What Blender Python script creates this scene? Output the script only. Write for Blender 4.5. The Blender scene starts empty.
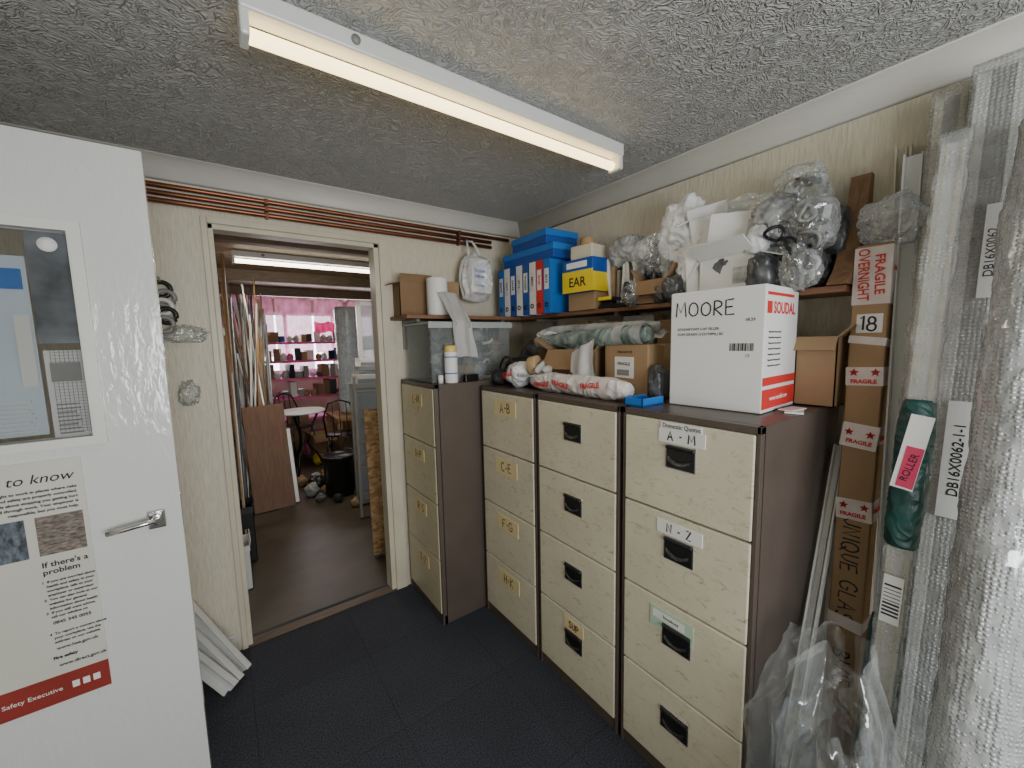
import bpy, bmesh, math, random
from mathutils import Vector, Matrix, Euler, noise
random.seed(7)
scene=bpy.context.scene
COL=scene.collection
V=Vector
R=math.radians

# ---------------------------------------------------------------- materials
def base(name):
    m=bpy.data.materials.new(name); m.use_nodes=True
    nt=m.node_tree; return m,nt.nodes,nt.links,nt.nodes['Principled BSDF']
def mapping(N,L,scale=(1,1,1),rot=(0,0,0)):
    tc=N.new('ShaderNodeTexCoord'); mp=N.new('ShaderNodeMapping')
    mp.inputs['Scale'].default_value=scale; mp.inputs['Rotation'].default_value=rot
    L.new(tc.outputs['Object'],mp.inputs['Vector']); return mp.outputs['Vector']
def noise_n(N,L,vec,s,detail=3,dist=0,rough=.5):
    n=N.new('ShaderNodeTexNoise'); n.inputs['Scale'].default_value=s
    n.inputs['Detail'].default_value=detail; n.inputs['Distortion'].default_value=dist
    n.inputs['Roughness'].default_value=rough
    L.new(vec,n.inputs['Vector']); return n.outputs['Fac']
def ramp(N,L,fac,stops):
    r=N.new('ShaderNodeValToRGB'); e=r.color_ramp.elements
    while len(e)<len(stops): e.new(.5)
    for i,(p,c) in enumerate(stops): e[i].position=p; e[i].color=(c[0],c[1],c[2],1)
    L.new(fac,r.inputs['Fac']); return r.outputs['Color']
def mul(N,L,a,b,f=1):
    mx=N.new('ShaderNodeMix'); mx.data_type='RGBA'; mx.blend_type='MULTIPLY'; mx.inputs['Factor'].default_value=f
    L.new(a,mx.inputs[6]); L.new(b,mx.inputs[7]); return mx.outputs[2]
def bumpn(N,L,b,h,strength,dist=.01):
    bp=N.new('ShaderNodeBump'); bp.inputs['Strength'].default_value=strength; bp.inputs['Distance'].default_value=dist
    L.new(h,bp.inputs['Height']); L.new(bp.outputs['Normal'],b.inputs['Normal']); return bp.outputs['Normal']
def mat(name,col,rough=.6,metal=0,var=.1,vs=5,bump=0,bs=40,alpha=1,em=0,scale=(1,1,1),dist=0,bdist=.005,coat=0,emcol=None):
    m,N,L,b=base(name)
    v=mapping(N,L,scale)
    f=noise_n(N,L,v,vs,4,dist)
    lo=[max(0,c*(1-var)) for c in col]; hi=[min(1,c*(1+var)) for c in col]
    L.new(ramp(N,L,f,[(.3,lo),(.7,hi)]),b.inputs['Base Color'])
    b.inputs['Roughness'].default_value=rough; b.inputs['Metallic'].default_value=metal
    b.inputs['Alpha'].default_value=alpha; b.inputs['Coat Weight'].default_value=coat
    if bump: bumpn(N,L,b,noise_n(N,L,v,bs,3),bump,bdist)
    if em:
        b.inputs['Emission Color'].default_value=(*(emcol or col),1); b.inputs['Emission Strength'].default_value=em
    return m
def crinkle(N,L,v,sc):
    vo=N.new('ShaderNodeTexVoronoi'); vo.inputs['Scale'].default_value=sc
    n=N.new('ShaderNodeTexNoise'); n.inputs['Scale'].default_value=6; L.new(v,n.inputs['Vector'])
    ad=N.new('ShaderNodeVectorMath'); ad.operation='MULTIPLY_ADD'; ad.inputs[1].default_value=(.3,.3,.3)
    L.new(n.outputs['Color'],ad.inputs[0]); L.new(v,ad.inputs[2]); L.new(ad.outputs[0],vo.inputs['Vector'])
    return vo.outputs['Distance']
def m_poly(name,lo,hi,alpha=1,rough=.2,sc=14,vs=7,bs=.8):
    m,N,L,b=base(name); v=mapping(N,L)
    f=noise_n(N,L,v,vs,4,1.2)
    L.new(ramp(N,L,f,[(.32,lo),(.62,hi)]),b.inputs['Base Color'])
    b.inputs['Roughness'].default_value=rough; b.inputs['Alpha'].default_value=alpha
    bumpn(N,L,b,crinkle(N,L,v,sc),bs,.025); return m
def m_film(name,haze,edge,sc=11,gloss=.07,bs=.8):
    # thin clear film: see-through, with a surface gloss that rises at grazing angles
    m,N,L,b=base(name); v=mapping(N,L)
    b.inputs['Base Color'].default_value=(.85,.88,.88,1); b.inputs['Roughness'].default_value=.10
    nrm=bumpn(N,L,b,crinkle(N,L,v,sc),bs,.03)
    lw=N.new('ShaderNodeLayerWeight'); lw.inputs['Blend'].default_value=.3; L.new(nrm,lw.inputs['Normal'])
    ma=N.new('ShaderNodeMath'); ma.operation='MULTIPLY_ADD'; ma.inputs[1].default_value=edge; ma.inputs[2].default_value=haze; ma.use_clamp=True
    L.new(lw.outputs['Facing'],ma.inputs[0])
    tr=N.new('ShaderNodeBsdfTransparent'); tr.inputs['Color'].default_value=(.97,.98,.98,1)
    mx=N.new('ShaderNodeMixShader'); L.new(ma.outputs[0],mx.inputs['Fac']); L.new(tr.outputs[0],mx.inputs[1]); L.new(b.outputs[0],mx.inputs[2])
    gl=N.new('ShaderNodeBsdfGlossy'); gl.inputs['Roughness'].default_value=.12; gl.inputs['Color'].default_value=(1,1,1,1); L.new(nrm,gl.inputs['Normal'])
    mg=N.new('ShaderNodeMixShader'); mg.inputs['Fac'].default_value=gloss; L.new(mx.outputs[0],mg.inputs[1]); L.new(gl.outputs[0],mg.inputs[2])
    out=[n for n in N if n.type=='OUTPUT_MATERIAL'][0]; L.new(mg.outputs[0],out.inputs['Surface']); return m
def m_ceiling():
    m,N,L,b=base('artex_ceiling'); v=mapping(N,L)
    b.inputs['Base Color'].default_value=(.47,.475,.47,1); b.inputs['Roughness'].default_value=.28
    f=noise_n(N,L,v,16,1,4.2,.4); g=noise_n(N,L,v,45,1,1.5)
    c=ramp(N,L,f,[(.36,(0,0,0)),(.5,(1,1,1)),(.64,(.1,.1,.1))])
    ad=N.new('ShaderNodeMath'); ad.operation='MULTIPLY_ADD'; ad.inputs[1].default_value=.3
    L.new(g,ad.inputs[0]); L.new(c,ad.inputs[2])
    bumpn(N,L,b,ad.outputs[0],.75,.010); return m
def m_wallpaper():
    m,N,L,b=base('textured_wallpaper')
    v=mapping(N,L,(1,1,.12)); f=noise_n(N,L,v,120,2,.6)
    c=ramp(N,L,f,[(.35,(.62,.57,.445)),(.62,(.70,.65,.52))])
    L.new(c,b.inputs['Base Color'])
    b.inputs['Roughness'].default_value=.55; bumpn(N,L,b,f,.55,.005); return m
def m_carpet():
    m,N,L,b=base('carpet_tiles'); v=mapping(N,L)
    f=noise_n(N,L,v,190,2); c=ramp(N,L,f,[(.36,(.014,.016,.024)),(.70,(.072,.079,.100))])
    br=N.new('ShaderNodeTexBrick'); br.offset=0; br.inputs['Scale'].default_value=1
    br.inputs['Brick Width'].default_value=.5; br.inputs['Row Height'].default_value=.5
    br.inputs['Mortar Size'].default_value=.002; br.inputs['Color1'].default_value=(1,1,1,1)
    br.inputs['Color2'].default_value=(.90,.90,.90,1); br.inputs['Mortar'].default_value=(.6,.6,.6,1)
    L.new(v,br.inputs['Vector'])
    g=ramp(N,L,noise_n(N,L,v,3,3),[(.3,(.8,.8,.8)),(.7,(1,1,1))])
    L.new(mul(N,L,mul(N,L,c,g),br.outputs['Color']),b.inputs['Base Color'])
    b.inputs['Roughness'].default_value=.95; bumpn(N,L,b,f,.15,.002); return m
def m_cream(name,col):
    m,N,L,b=base(name); v=mapping(N,L)
    f=noise_n(N,L,v,3.5,4); lo=[k*.86 for k in col]
    c=ramp(N,L,f,[(.3,lo),(.7,col)])
    g=noise_n(N,L,mapping(N,L,(1,1,2.2)),16,7,1.8,.75)
    d=ramp(N,L,g,[(.30,(.26,.20,.13)),(.38,(.84,.80,.72)),(.47,(1,1,1))])
    L.new(mul(N,L,c,d,.9),b.inputs['Base Color']); b.inputs['Roughness'].default_value=.36; return m
def m_door():
    m,N,L,b=base('gloss_white_door'); v=mapping(N,L)
    b.inputs['Base Color'].default_value=(.70,.71,.70,1); b.inputs['Roughness'].default_value=.16; b.inputs['Coat Weight'].default_value=.6; b.inputs['Coat Roughness'].default_value=.05
    f=noise_n(N,L,mapping(N,L,(1,1,.35)),50,3,.6); g=noise_n(N,L,v,9,2)
    ad=N.new('ShaderNodeMath'); ad.operation='MULTIPLY_ADD'; ad.inputs[1].default_value=.8
    L.new(g,ad.inputs[0]); L.new(f,ad.inputs[2]); nr=bumpn(N,L,b,ad.outputs[0],.5,.004); L.new(nr,b.inputs['Coat Normal']); return m
def m_bubble(name,col,alpha,sc=70,st=.5,lof=.78,coat=.3,rough=.22):
    m,N,L,b=base(name); v=mapping(N,L)
    vo=N.new('ShaderNodeTexVoronoi'); vo.inputs['Scale'].default_value=sc; vo.inputs['Randomness'].default_value=.3
    L.new(v,vo.inputs['Vector'])
    c=ramp(N,L,vo.outputs['Distance'],[(.18,(1,1,1)),(.5,(0,0,0))])
    f=noise_n(N,L,v,12,3,1.2)
    cc=ramp(N,L,f,[(.32,[k*lof for k in col]),(.68,col)])
    dd=ramp(N,L,vo.outputs['Distance'],[(.2,(1,1,1)),(.52,(.82,.83,.83))])
    L.new(mul(N,L,cc,dd),b.inputs['Base Color'])
    b.inputs['Roughness'].default_value=rough; b.inputs['Alpha'].default_value=alpha; b.inputs['Coat Weight'].default_value=coat; b.inputs['Coat Roughness'].default_value=.12
    nr=bumpn(N,L,b,c,st,.004); L.new(nr,b.inputs['Coat Normal']); return m
def m_osb():
    m,N,L,b=base('osb_board'); v=mapping(N,L,(1,1,2))
    vo=N.new('ShaderNodeTexVoronoi'); vo.inputs['Scale'].default_value=28; L.new(v,vo.inputs['Vector'])
    sx=N.new('ShaderNodeSeparateColor'); L.new(vo.outputs['Color'],sx.inputs['Color'])
    L.new(ramp(N,L,sx.outputs[0],[(.1,(.26,.15,.06)),(.9,(.55,.36,.18))]),b.inputs['Base Color']); return m
def m_wood(name,a,c,s=12,scale=(1,12,12),rough=.55):
    m,N,L,b=base(name); v=mapping(N,L,scale); f=noise_n(N,L,v,s,4,.6)
    L.new(ramp(N,L,f,[(.3,a),(.7,c)]),b.inputs['Base Color']); b.inputs['Roughness'].default_value=rough; return m

CEIL=m_ceiling(); WALL=m_wallpaper(); CARPET=m_carpet(); OSB=m_osb()
WHITE=mat('white_paint',(.72,.72,.69),.35,var=.03,bump=.12,bs=25)
DOORW=m_door()
COVE=mat('coving_paint',(.60,.59,.54),.45,var=.03)
FLOOR2=mat('brown_painted_board',(.058,.046,.030),.42,var=.4,vs=3,bump=.1)
W2=mat('workshop_wall',(.34,.29,.23),.7,var=.25,vs=2)
CEIL2=m_wood('stained_ceiling',(.22,.15,.08),(.46,.34,.20),4,(1,8,1))
FRAMEC=mat('cream_gloss_frame',(.64,.59,.46),.4,var=.08)
BROWN=mat('brown_enamel',(.098,.075,.062),.36,var=.1,bump=.05,bs=90)
CREAM=m_cream('cream_enamel',(.71,.66,.50)); CREAM2=m_cream('aged_cream_enamel',(.62,.56,.38))
BLACK=mat('black_plastic',(.010,.010,.011),.3)
GREYP=mat('grey_plastic',(.26,.26,.24),.4)
MGREY=mat('mid_grey_fitting',(.10,.105,.11),.35,var=.4,vs=20)
LGREY=mat('light_grey_fitting',(.48,.49,.49),.35,var=.2,vs=20)
PAPER=mat('white_paper',(.80,.80,.77),.7,var=.04)
PBLUE=mat('pale_blue_paper',(.62,.72,.80),.6,var=.05)
POSTP=mat('poster_paper',(.62,.61,.54),.35,var=.04)
YLABEL=mat('yellowed_label',(.74,.62,.34),.6,var=.1)
YELLOWCAP=mat('yellow_cap',(.75,.55,.15),.4)
GLABEL=mat('pale_green_label',(.46,.62,.47),.6)
INK=mat('black_ink',(.015,.015,.02),.7)
BINK=mat('brown_ink',(.16,.08,.035),.7)
RED=mat('red_print',(.66,.035,.03),.6)
BLUEI=mat('blue_print',(.05,.16,.55),.6)
CHROME=mat('satin_chrome',(.72,.72,.72),.18,1,var=.03)
COPPER=mat('copper_pipe',(.25,.095,.05),.35,.8,var=.25)
CARD=mat('cardboard',(.36,.235,.125),.8,var=.12,bump=.06,bs=30)
CARD2=mat('dark_cardboard',(.25,.155,.08),.8,var=.15)
WCARD=mat('white_cardboard',(.78,.78,.76),.6,var=.03,bump=.03)
TAPE=mat('parcel_tape',(.46,.32,.17),.22,var=.1)
WTAPE=mat('white_parcel_tape',(.74,.66,.62),.3,var=.10,vs=18,bump=.3,bs=30)
GLAB=mat('grey_label',(.45,.47,.46),.5,var=.4,vs=30)
BLUE=mat('blue_card',(.008,.075,.36),.4,var=.1)
LBLUE=mat('light_blue_card',(.015,.17,.56),.4,var=.08)
YEL=mat('yellow_card',(.80,.60,.02),.5)
GREEN=m_poly('dark_teal_plastic',(.010,.045,.042),(.018,.10,.085),1,.42,26,10,.35)
SHELFW=m_wood('shelf_wood',(.15,.07,.035),(.27,.14,.07),6,(12,1,12))
THRES=m_wood('threshold_wood',(.07,.045,.03),(.15,.10,.06),6,(1,12,12))
PINE=m_wood('pine_wood',(.30,.165,.07),(.46,.28,.13),8,(12,12,1))
BRWOOD=m_wood('bracket_wood',(.19,.10,.045),(.30,.17,.08),6,(12,12,1))
DKWOOD=m_wood('dark_panel',(.13,.06,.03),(.20,.10,.05),6,(12,12,1))
CLEAR=m_film('clear_polythene',.012,.27,8,.09,.6)
CLEAR2=m_film('cloudy_polythene',.10,.5,13,.12,.7)
CLEARB=mat('clear_tub_plastic',(.34,.38,.38),.12,alpha=.26)
BAGW=m_poly('white_polythene',(.62,.63,.64),(.80,.81,.81),1,.3,16,7,.45)
BAGG=m_poly('grey_polythene',(.018,.019,.021),(.16,.165,.17),1,.32,13,6,.35)
BAGM=m_poly('milky_grey_polythene',(.22,.225,.23),(.56,.58,.58),.85,.3,12,6,.35)
BAGB=mat('black_bag_fabric',(.015,.015,.017),.6,bump=.3,bs=30)
BUB=m_bubble('bubble_wrap',(.76,.78,.77),.42,100,.7,.7,.8,.14)
BUBR=m_bubble('bubble_wrap_roll_film',(.66,.675,.67),.93,95,.8,.72,.8,.16)
BUB2=m_bubble('bubble_wrap_creamy',(.72,.72,.66),.42,100,.7,.7,.8,.14)
UPVC=mat('white_upvc',(.74,.74,.71),.25,var=.04)
CREAMP=mat('cream_profile',(.66,.62,.50),.3,var=.05)
ALU=mat('mill_aluminium',(.45,.46,.44),.35,.7,var=.08)
TISSUE=mat('tissue_paper',(.82,.82,.81),.85,var=.03,bump=.4,bs=40)
GTUBE=m_poly('grey_green_sleeve',(.07,.11,.10),(.30,.37,.34),1,.2,20,10,.4)
WRAP=m_poly('foam_wrap',(.60,.55,.53),(.80,.77,.75),1,.35,18,12,.5)
PINK=mat('pink_fabric',(.68,.14,.34),.7,var=.3)
PPINK=mat('pale_pink_sheet',(.82,.46,.62),.5,var=.35,vs=5,alpha=.85)
SILVER=m_bubble('silver_insulation',(.62,.68,.74),1,30,.4,.75,0)
GLASSM=mat('door_glass',(.05,.06,.07),.02,var=.2,alpha=.16)
DARKP=mat('dark_glass_backing',(.16,.175,.19),.5,var=.8,vs=9)  # dark tone added behind the door glass in place of its dim reflections
WINDG=mat('sky_glass',(.55,.62,.66),.08,alpha=.5)
TUBE=mat('lit_tube',(1,.86,.62),.4,em=4.5,emcol=(1,.74,.36))
TUBE2=mat('lit_tube_far',(1,.95,.85),.4,em=8,emcol=(1,.9,.70))
SKYP=mat('daylight_pane',(.8,.9,1),.4,em=6.0,emcol=(.88,.93,1))

# ---------------------------------------------------------------- mesh helpers
def NB(): return bmesh.new()
def merge(bm,tmp,M=None,mi=0,smooth=False):
    if M is not None: bmesh.ops.transform(tmp,matrix=M,verts=tmp.verts)
    for f in tmp.faces: f.material_index=mi; f.smooth=smooth
    me=bpy.data.meshes.new('tmp'); tmp.to_mesh(me); tmp.free()
    bm.from_mesh(me); bpy.data.meshes.remove(me); return bm
def box(bm,c,s,rot=(0,0,0),bev=0,mi=0):
    t=NB(); bmesh.ops.create_cube(t,size=1)
    bmesh.ops.scale(t,vec=s,verts=t.verts)
    if bev: bmesh.ops.bevel(t,geom=t.edges[:],offset=bev,segments=2,affect='EDGES',profile=.5)
    return merge(bm,t,Matrix.Translation(c)@Euler(rot).to_matrix().to_4x4(),mi)
def bx(bm,x0,x1,y0,y1,z0,z1,bev=0,mi=0):
    return box(bm,((x0+x1)/2,(y0+y1)/2,(z0+z1)/2),(x1-x0,y1-y0,z1-z0),(0,0,0),bev,mi)
def cyl(bm,p0,p1,r,r2=None,seg=20,mi=0,smooth=True,caps=True):
    p0=V(p0);p1=V(p1);d=p1-p0;t=NB()
    bmesh.ops.create_cone(t,cap_ends=caps,segments=seg,radius1=r,radius2=r if r2 is None else r2,depth=d.length)
    q=V((0,0,1)).rotation_difference(d.normalized()).to_matrix().to_4x4()
    merge(bm,t,Matrix.Translation((p0+p1)/2)@q,mi,smooth); return bm
def tube(bm,pts,r,seg=8,mi=0,closed=False):
    pts=[V(p) for p in pts]; n=len(pts); t=NB(); rings=[]
    up=V((0,0,1))
    for i,p in enumerate(pts):
        a=pts[(i-1)%n] if (i>0 or closed) else p; b=pts[(i+1)%n] if (i<n-1 or closed) else p
        d=(b-a).normalized(); u=up if abs(d.dot(up))<.95 else V((1,0,0))
        s=d.cross(u).normalized(); w=s.cross(d)
        rings.append([t.verts.new(p+(s*math.cos(k*2*math.pi/seg)+w*math.sin(k*2*math.pi/seg))*r) for k in range(seg)])
    for i in range(n if closed else n-1):
        A=rings[i];B=rings[(i+1)%n]
        for k in range(seg): t.faces.new((A[k],A[(k+1)%seg],B[(k+1)%seg],B[k]))
    if not closed: t.faces.new(rings[0][::-1]); t.faces.new(rings[-1])
    bmesh.ops.recalc_face_normals(t,faces=t.faces)
    return merge(bm,t,None,mi,True)
def lathe(bm,prof,c=(0,0,0),seg=24,mi=0):
    t=NB(); rings=[[t.verts.new((r*math.cos(k*2*math.pi/seg),r*math.sin(k*2*math.pi/seg),z)) for k in range(seg)] for r,z in prof]
    for A,B in zip(rings,rings[1:]):
        for k in range(seg): t.faces.new((A[k],A[(k+1)%seg],B[(k+1)%seg],B[k]))
    if prof[0][0]>.0005: t.faces.new(rings[0][::-1])
    if prof[-1][0]>.0005: t.faces.new(rings[-1])
    bmesh.ops.remove_doubles(t,verts=t.verts,dist=.00005)
    bmesh.ops.recalc_face_normals(t,faces=t.faces)
    return merge(bm,t,Matrix.Translation(c),mi,True)
def blob(bm,c,s,seed=0,sub=5,amp=.5,freq=1.3,mi=0,smooth=True,boxy=.0):
    t=NB(); bmesh.ops.create_icosphere(t,subdivisions=sub,radius=1)
    o=V((seed*3.1,seed*1.7,seed*5.3))
    for v in t.verts:
        p=v.co.copy(); q=v.co+V((noise.noise(v.co*2+o),noise.noise(v.co*2+o+V((7,0,0))),noise.noise(v.co*2+o+V((0,9,0)))))*.5
        if boxy:
            m=max(abs(p.x),abs(p.y),abs(p.z)); p=p.lerp(p/m,boxy)
        rid=max(0,1-abs(noise.noise(q*freq*1.6+o))*3.2)
        rid2=max(0,1-abs(noise.noise(q*freq*3.7+o))*3)
        k=.86+amp*.45*noise.noise(v.co*freq+o)+amp*.20*rid+amp*.08*rid2
        p=p*k; p.z=max(p.z,-.93)
        v.co=V((p.x*s[0],p.y*s[1],p.z*s[2]))
    return merge(bm,t,Matrix.Translation(c),mi,smooth)
def sheet(bm,fn,nu=16,nv=16,th=.002,mi=0,smooth=True):
    t=NB(); g=[[t.verts.new(fn(i/nu,j/nv)) for j in range(nv+1)] for i in range(nu+1)]
    for i in range(nu):
        for j in range(nv): t.faces.new((g[i][j],g[i+1][j],g[i+1][j+1],g[i][j+1]))
    if th: bmesh.ops.solidify(t,geom=t.faces[:],thickness=th)
    return merge(bm,t,None,mi,smooth)
def wrinkled_roll(bm,L,r,seed=0,amp=.08,seg=40,nz=60,mi=0,axis='z',taper=0,z0=0,sx=1,sy=1,pinch=0):
    t=NB(); rings=[]
    for i in range(nz+1):
        z=L*i/nz; ring=[]
        for k in range(seg):
            a=k*2*math.pi/seg; p=V((math.cos(a),math.sin(a),z/r*.35))
            rr=r*(1-taper*(i/nz))*(1+amp*noise.noise(p*1.6+V((seed,0,0)))+amp*.8*max(0,1-abs(noise.noise(p*3.3+V((seed,3,0))))*4)-amp*.3)
            if i in(0,nz): rr*=.9
            if pinch: e=min(i,nz-i)/nz; rr*=1-pinch*max(0,1-e*8)
            ring.append(t.verts.new((sx*rr*math.cos(a),sy*rr*math.sin(a),z+z0)))
        rings.append(ring)
    for A,B in zip(rings,rings[1:]):
        for k in range(seg): t.faces.new((A[k],A[(k+1)%seg],B[(k+1)%seg],B[k]))
    t.faces.new(rings[0][::-1]); t.faces.new(rings[-1])
    M=Matrix.Identity(4) if axis=='z' else Matrix.Rotation(-math.pi/2,4,'X')
    return merge(bm,t,M,mi,True)
FB={'y-':((1,0,0),(0,0,1),(0,-1,0)),'x-':((0,-1,0),(0,0,1),(-1,0,0)),'x+':((0,1,0),(0,0,1),(1,0,0)),'z+':((1,0,0),(0,1,0),(0,0,1))}
def txt(bm,s,size,pos,face='y-',mi=0,align='CENTER',rot=0,shear=0,bold=0,maxw=None):
    cu=bpy.data.curves.new('t','FONT'); cu.body=s; cu.size=size; cu.align_x=align; cu.align_y='CENTER'
    cu.resolution_u=3; cu.shear=shear; cu.offset=bold; cu.extrude=.0003
    ob=bpy.data.objects.new('t',cu); me=bpy.data.meshes.new_from_object(ob)
    t=NB(); t.from_mesh(me); bpy.data.objects.remove(ob); bpy.data.curves.remove(cu); bpy.data.meshes.remove(me)
    if maxw:
        xs=[v.co.x for v in t.verts]; w=max(xs)-min(xs)
        if w>maxw: bmesh.ops.scale(t,vec=(maxw/w,1,1),verts=t.verts)
    X,Y,Z=FB[face]; Bm=Matrix((X,Y,Z)).transposed().to_4x4()
    return merge(bm,t,Matrix.Translation(pos)@Bm@Matrix.Rotation(rot,4,'Z'),mi)
_c=lambda cx,cy,rx,ry,a0,a1,n=12:[(cx+rx*math.cos(R(a0+(a1-a0)*i/n)),cy+ry*math.sin(R(a0+(a1-a0)*i/n))) for i in range(n+1)]
HF={'M':[[(0,0),(.08,1),(.36,.3),(.66,1),(.74,0)]],'O':[_c(.33,.45,.33,.45,80,445)],'R':[[(0,0),(.03,1)],[(0,.95)]+_c(.15,.74,.36,.25,80,-80,8)+[(.05,.48),(.55,0)]],
'E':[[(.5,1),(0,.95),(0,0),(.55,.03)],[(0,.5),(.42,.52)]],'U':[[(0,1),(.03,.25),(.25,0),(.47,.25),(.5,1)]],'N':[[(0,0),(.03,1),(.5,0),(.53,1)]],'I':[[(.1,0),(.1,1)]],
'Q':[_c(.33,.5,.33,.5,80,445),[(.35,.3),(.7,-.08)]],'G':[_c(.35,.5,.35,.5,45,330),[(.65,.3),(.66,.48),(.4,.46)]],'L':[[(.02,1),(0,.02),(.5,0)]],'A':[[(0,0),(.3,1),(.6,0)],[(.12,.38),(.5,.38)]],
'S':[[(.5,.88),(.3,1),(.06,.85),(.1,.62),(.42,.42),(.5,.18),(.28,0),(0,.12)]],'B':[[(0,0),(0,1)],_c(.05,.76,.38,.24,90,-90,8),_c(.05,.26,.45,.26,90,-90,8)],'W':[[(0,1),(.18,0),(.38,.65),(.58,0),(.76,1)]],
'1':[[(0,.8),(.15,1),(.15,0)]],'5':[[(.48,1),(.08,1),(.05,.58)]+_c(.2,.32,.28,.3,80,-140,8)],'8':[_c(.25,.75,.2,.24,0,360),_c(.25,.26,.25,.26,90,450)],'D':[[(0,0),(0,1)],_c(.02,.5,.5,.5,90,-90)],
'C':[_c(.35,.5,.35,.5,50,310)],'Z':[[(0,1),(.5,1),(0,0),(.52,0)]],'F':[[(.5,1),(0,.98),(0,0)],[(0,.52),(.4,.52)]],'H':[[(0,0),(0,1)],[(.5,0),(.5,1)],[(0,.5),(.5,.5)]],'K':[[(0,0),(0,1)],[(.5,1),(.02,.45),(.52,0)]],
'-':[[(.05,.48),(.32,.5)]],' ':[], 'T':[[(0,1),(.56,1)],[(.28,1),(.28,0)]],'P':[[(0,0),(0,1)],_c(.05,.74,.4,.26,90,-90,8)],'.':[[(0,0),(.03,.03)]]}
def hand(bm,s,h,pos,face='y-',rot=0,r=.0018,jit=.03,mi=0):
    rg=random.Random(sum(map(ord,s))); x=0; strokes=[]
    for ch in s:
        st=HF.get(ch,[]); w=max([p[0] for l in st for p in l],default=.3); dy=rg.uniform(-jit,jit)*2
        for l in st: strokes.append([(x+px+rg.uniform(-jit,jit)*.5,py+dy+rg.uniform(-jit,jit)*.5) for px,py in l])
        x+=w+.22
    x-=.22; t=NB()
    for l in strokes:
        tube(t,[((px-x/2)*h,(py-.5)*h,0) for px,py in l],r,6)
    X,Y,Z=FB[face]; Bm=Matrix((X,Y,Z)).transposed().to_4x4()
    bmesh.ops.scale(t,vec=(1,1,.35),verts=t.verts)
    return merge(bm,t,Matrix.Translation(pos)@Bm@Matrix.Rotation(rot,4,'Z'),mi)
def star(bm,pos,r,face='x-',mi=0):
    t=NB(); vs=[t.verts.new(((r if k%2==0 else r*.42)*math.sin(k*math.pi/5),(r if k%2==0 else r*.42)*math.cos(k*math.pi/5),0)) for k in range(10)]
    f=t.faces.new(vs[::-1]); bmesh.ops.solidify(t,geom=[f],thickness=.0004)
    X,Y,Z=FB[face]; Bm=Matrix((X,Y,Z)).transposed().to_4x4()
    return merge(bm,t,Matrix.Translation(pos)@Bm,mi)
def mk(bm,mats,name):
    me=bpy.data.meshes.new(name); bm.to_mesh(me); bm.free()
    for m in (mats if isinstance(mats,(list,tuple)) else [mats]): me.materials.append(m)
    return me
class Thing:
    def __init__(s,name,label,cat,loc=(0,0,0),rot=(0,0,0),bm=None,mats=None,group=None,kind=None,quat=None):
        s.ob=bpy.data.objects.new(name,mk(bm,mats,name) if bm else None)
        COL.objects.link(s.ob); s.ob.location=loc
        s.ob.rotation_euler=quat.to_euler() if quat else rot
        if not bm: s.ob.empty_display_size=.05
        s.ob['label']=label; s.ob['category']=cat
        if group: s.ob['group']=group
        if kind: s.ob['kind']=kind
    def add(s,name,bm,mats,label=None,parent=None):
        o=bpy.data.objects.new(name,mk(bm,mats,name)); COL.objects.link(o); o.parent=parent or s.ob
        if label: o['label']=label
        return o
    def text(s,body,size,pos,m,name='lettering',parent=None,**k):
        b=NB(); txt(b,body,size,pos,**k); return s.add(name,b,m,None,parent)
    def write(s,body,size,pos,m,parent=None,**k):
        b=NB(); hand(b,body,size,pos,**k); return s.add('handwriting',b,m,None,parent)
def struct(name,bm,mats,label,cat):
    t=Thing(name,label,cat,bm=bm,mats=mats,kind='structure'); return t

# ---------------------------------------------------------------- room shell
YB=2.45; XR=1.88; ZC=2.44; DX0,DX1,DZ=0.0,0.815,2.19
b=NB(); bx(b,-1,DX0,YB,YB+.1,0,ZC); bx(b,DX1,XR+.1,YB,YB+.1,0,ZC); bx(b,DX0,DX1,YB,YB+.1,DZ,ZC)
struct('wall_back',b,WALL,'cream textured wallpaper wall with a doorway','wall')
b=NB(); bx(b,XR,XR+.1,-1.6,YB,0,ZC); struct('wall_right',b,WALL,'cream textured wallpaper wall behind shelves','wall')
b=NB(); bx(b,-1.1,-1,-1.7,YB+.1,0,ZC); struct('wall_left',b,WALL,'cream textured wallpaper wall','wall')
b=NB(); bx(b,-1,XR+.1,-1.7,-1.6,0,.9); bx(b,-1,XR+.1,-1.7,-1.6,2.1,ZC); bx(b,-1,-.7,-1.7,-1.6,.9,2.1); bx(b,1.5,XR+.1,-1.7,-1.6,.9,2.1)
struct('wall_rear',b,WALL,'cream wall with a wide window opening','wall')
b=NB()
for x in(-.68,.4,1.48): bx(b,x-.025,x+.025,-1.68,-1.62,.9,2.1,.004)
bx(b,-.7,1.5,-1.68,-1.62,.9,.95,.004); bx(b,-.7,1.5,-1.68,-1.62,2.05,2.1,.004)
struct('window_1',b,UPVC,'white framed window','window')
b=NB(); bx(b,-1,XR,-1.6,YB,ZC,ZC+.06); struct('ceiling',b,CEIL,'white swirled textured plaster ceiling','ceiling')
b=NB(); bx(b,-1,XR,-1.6,YB,-.05,0); struct('floor',b,CARPET,'dark navy carpet tile floor','floor')
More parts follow.
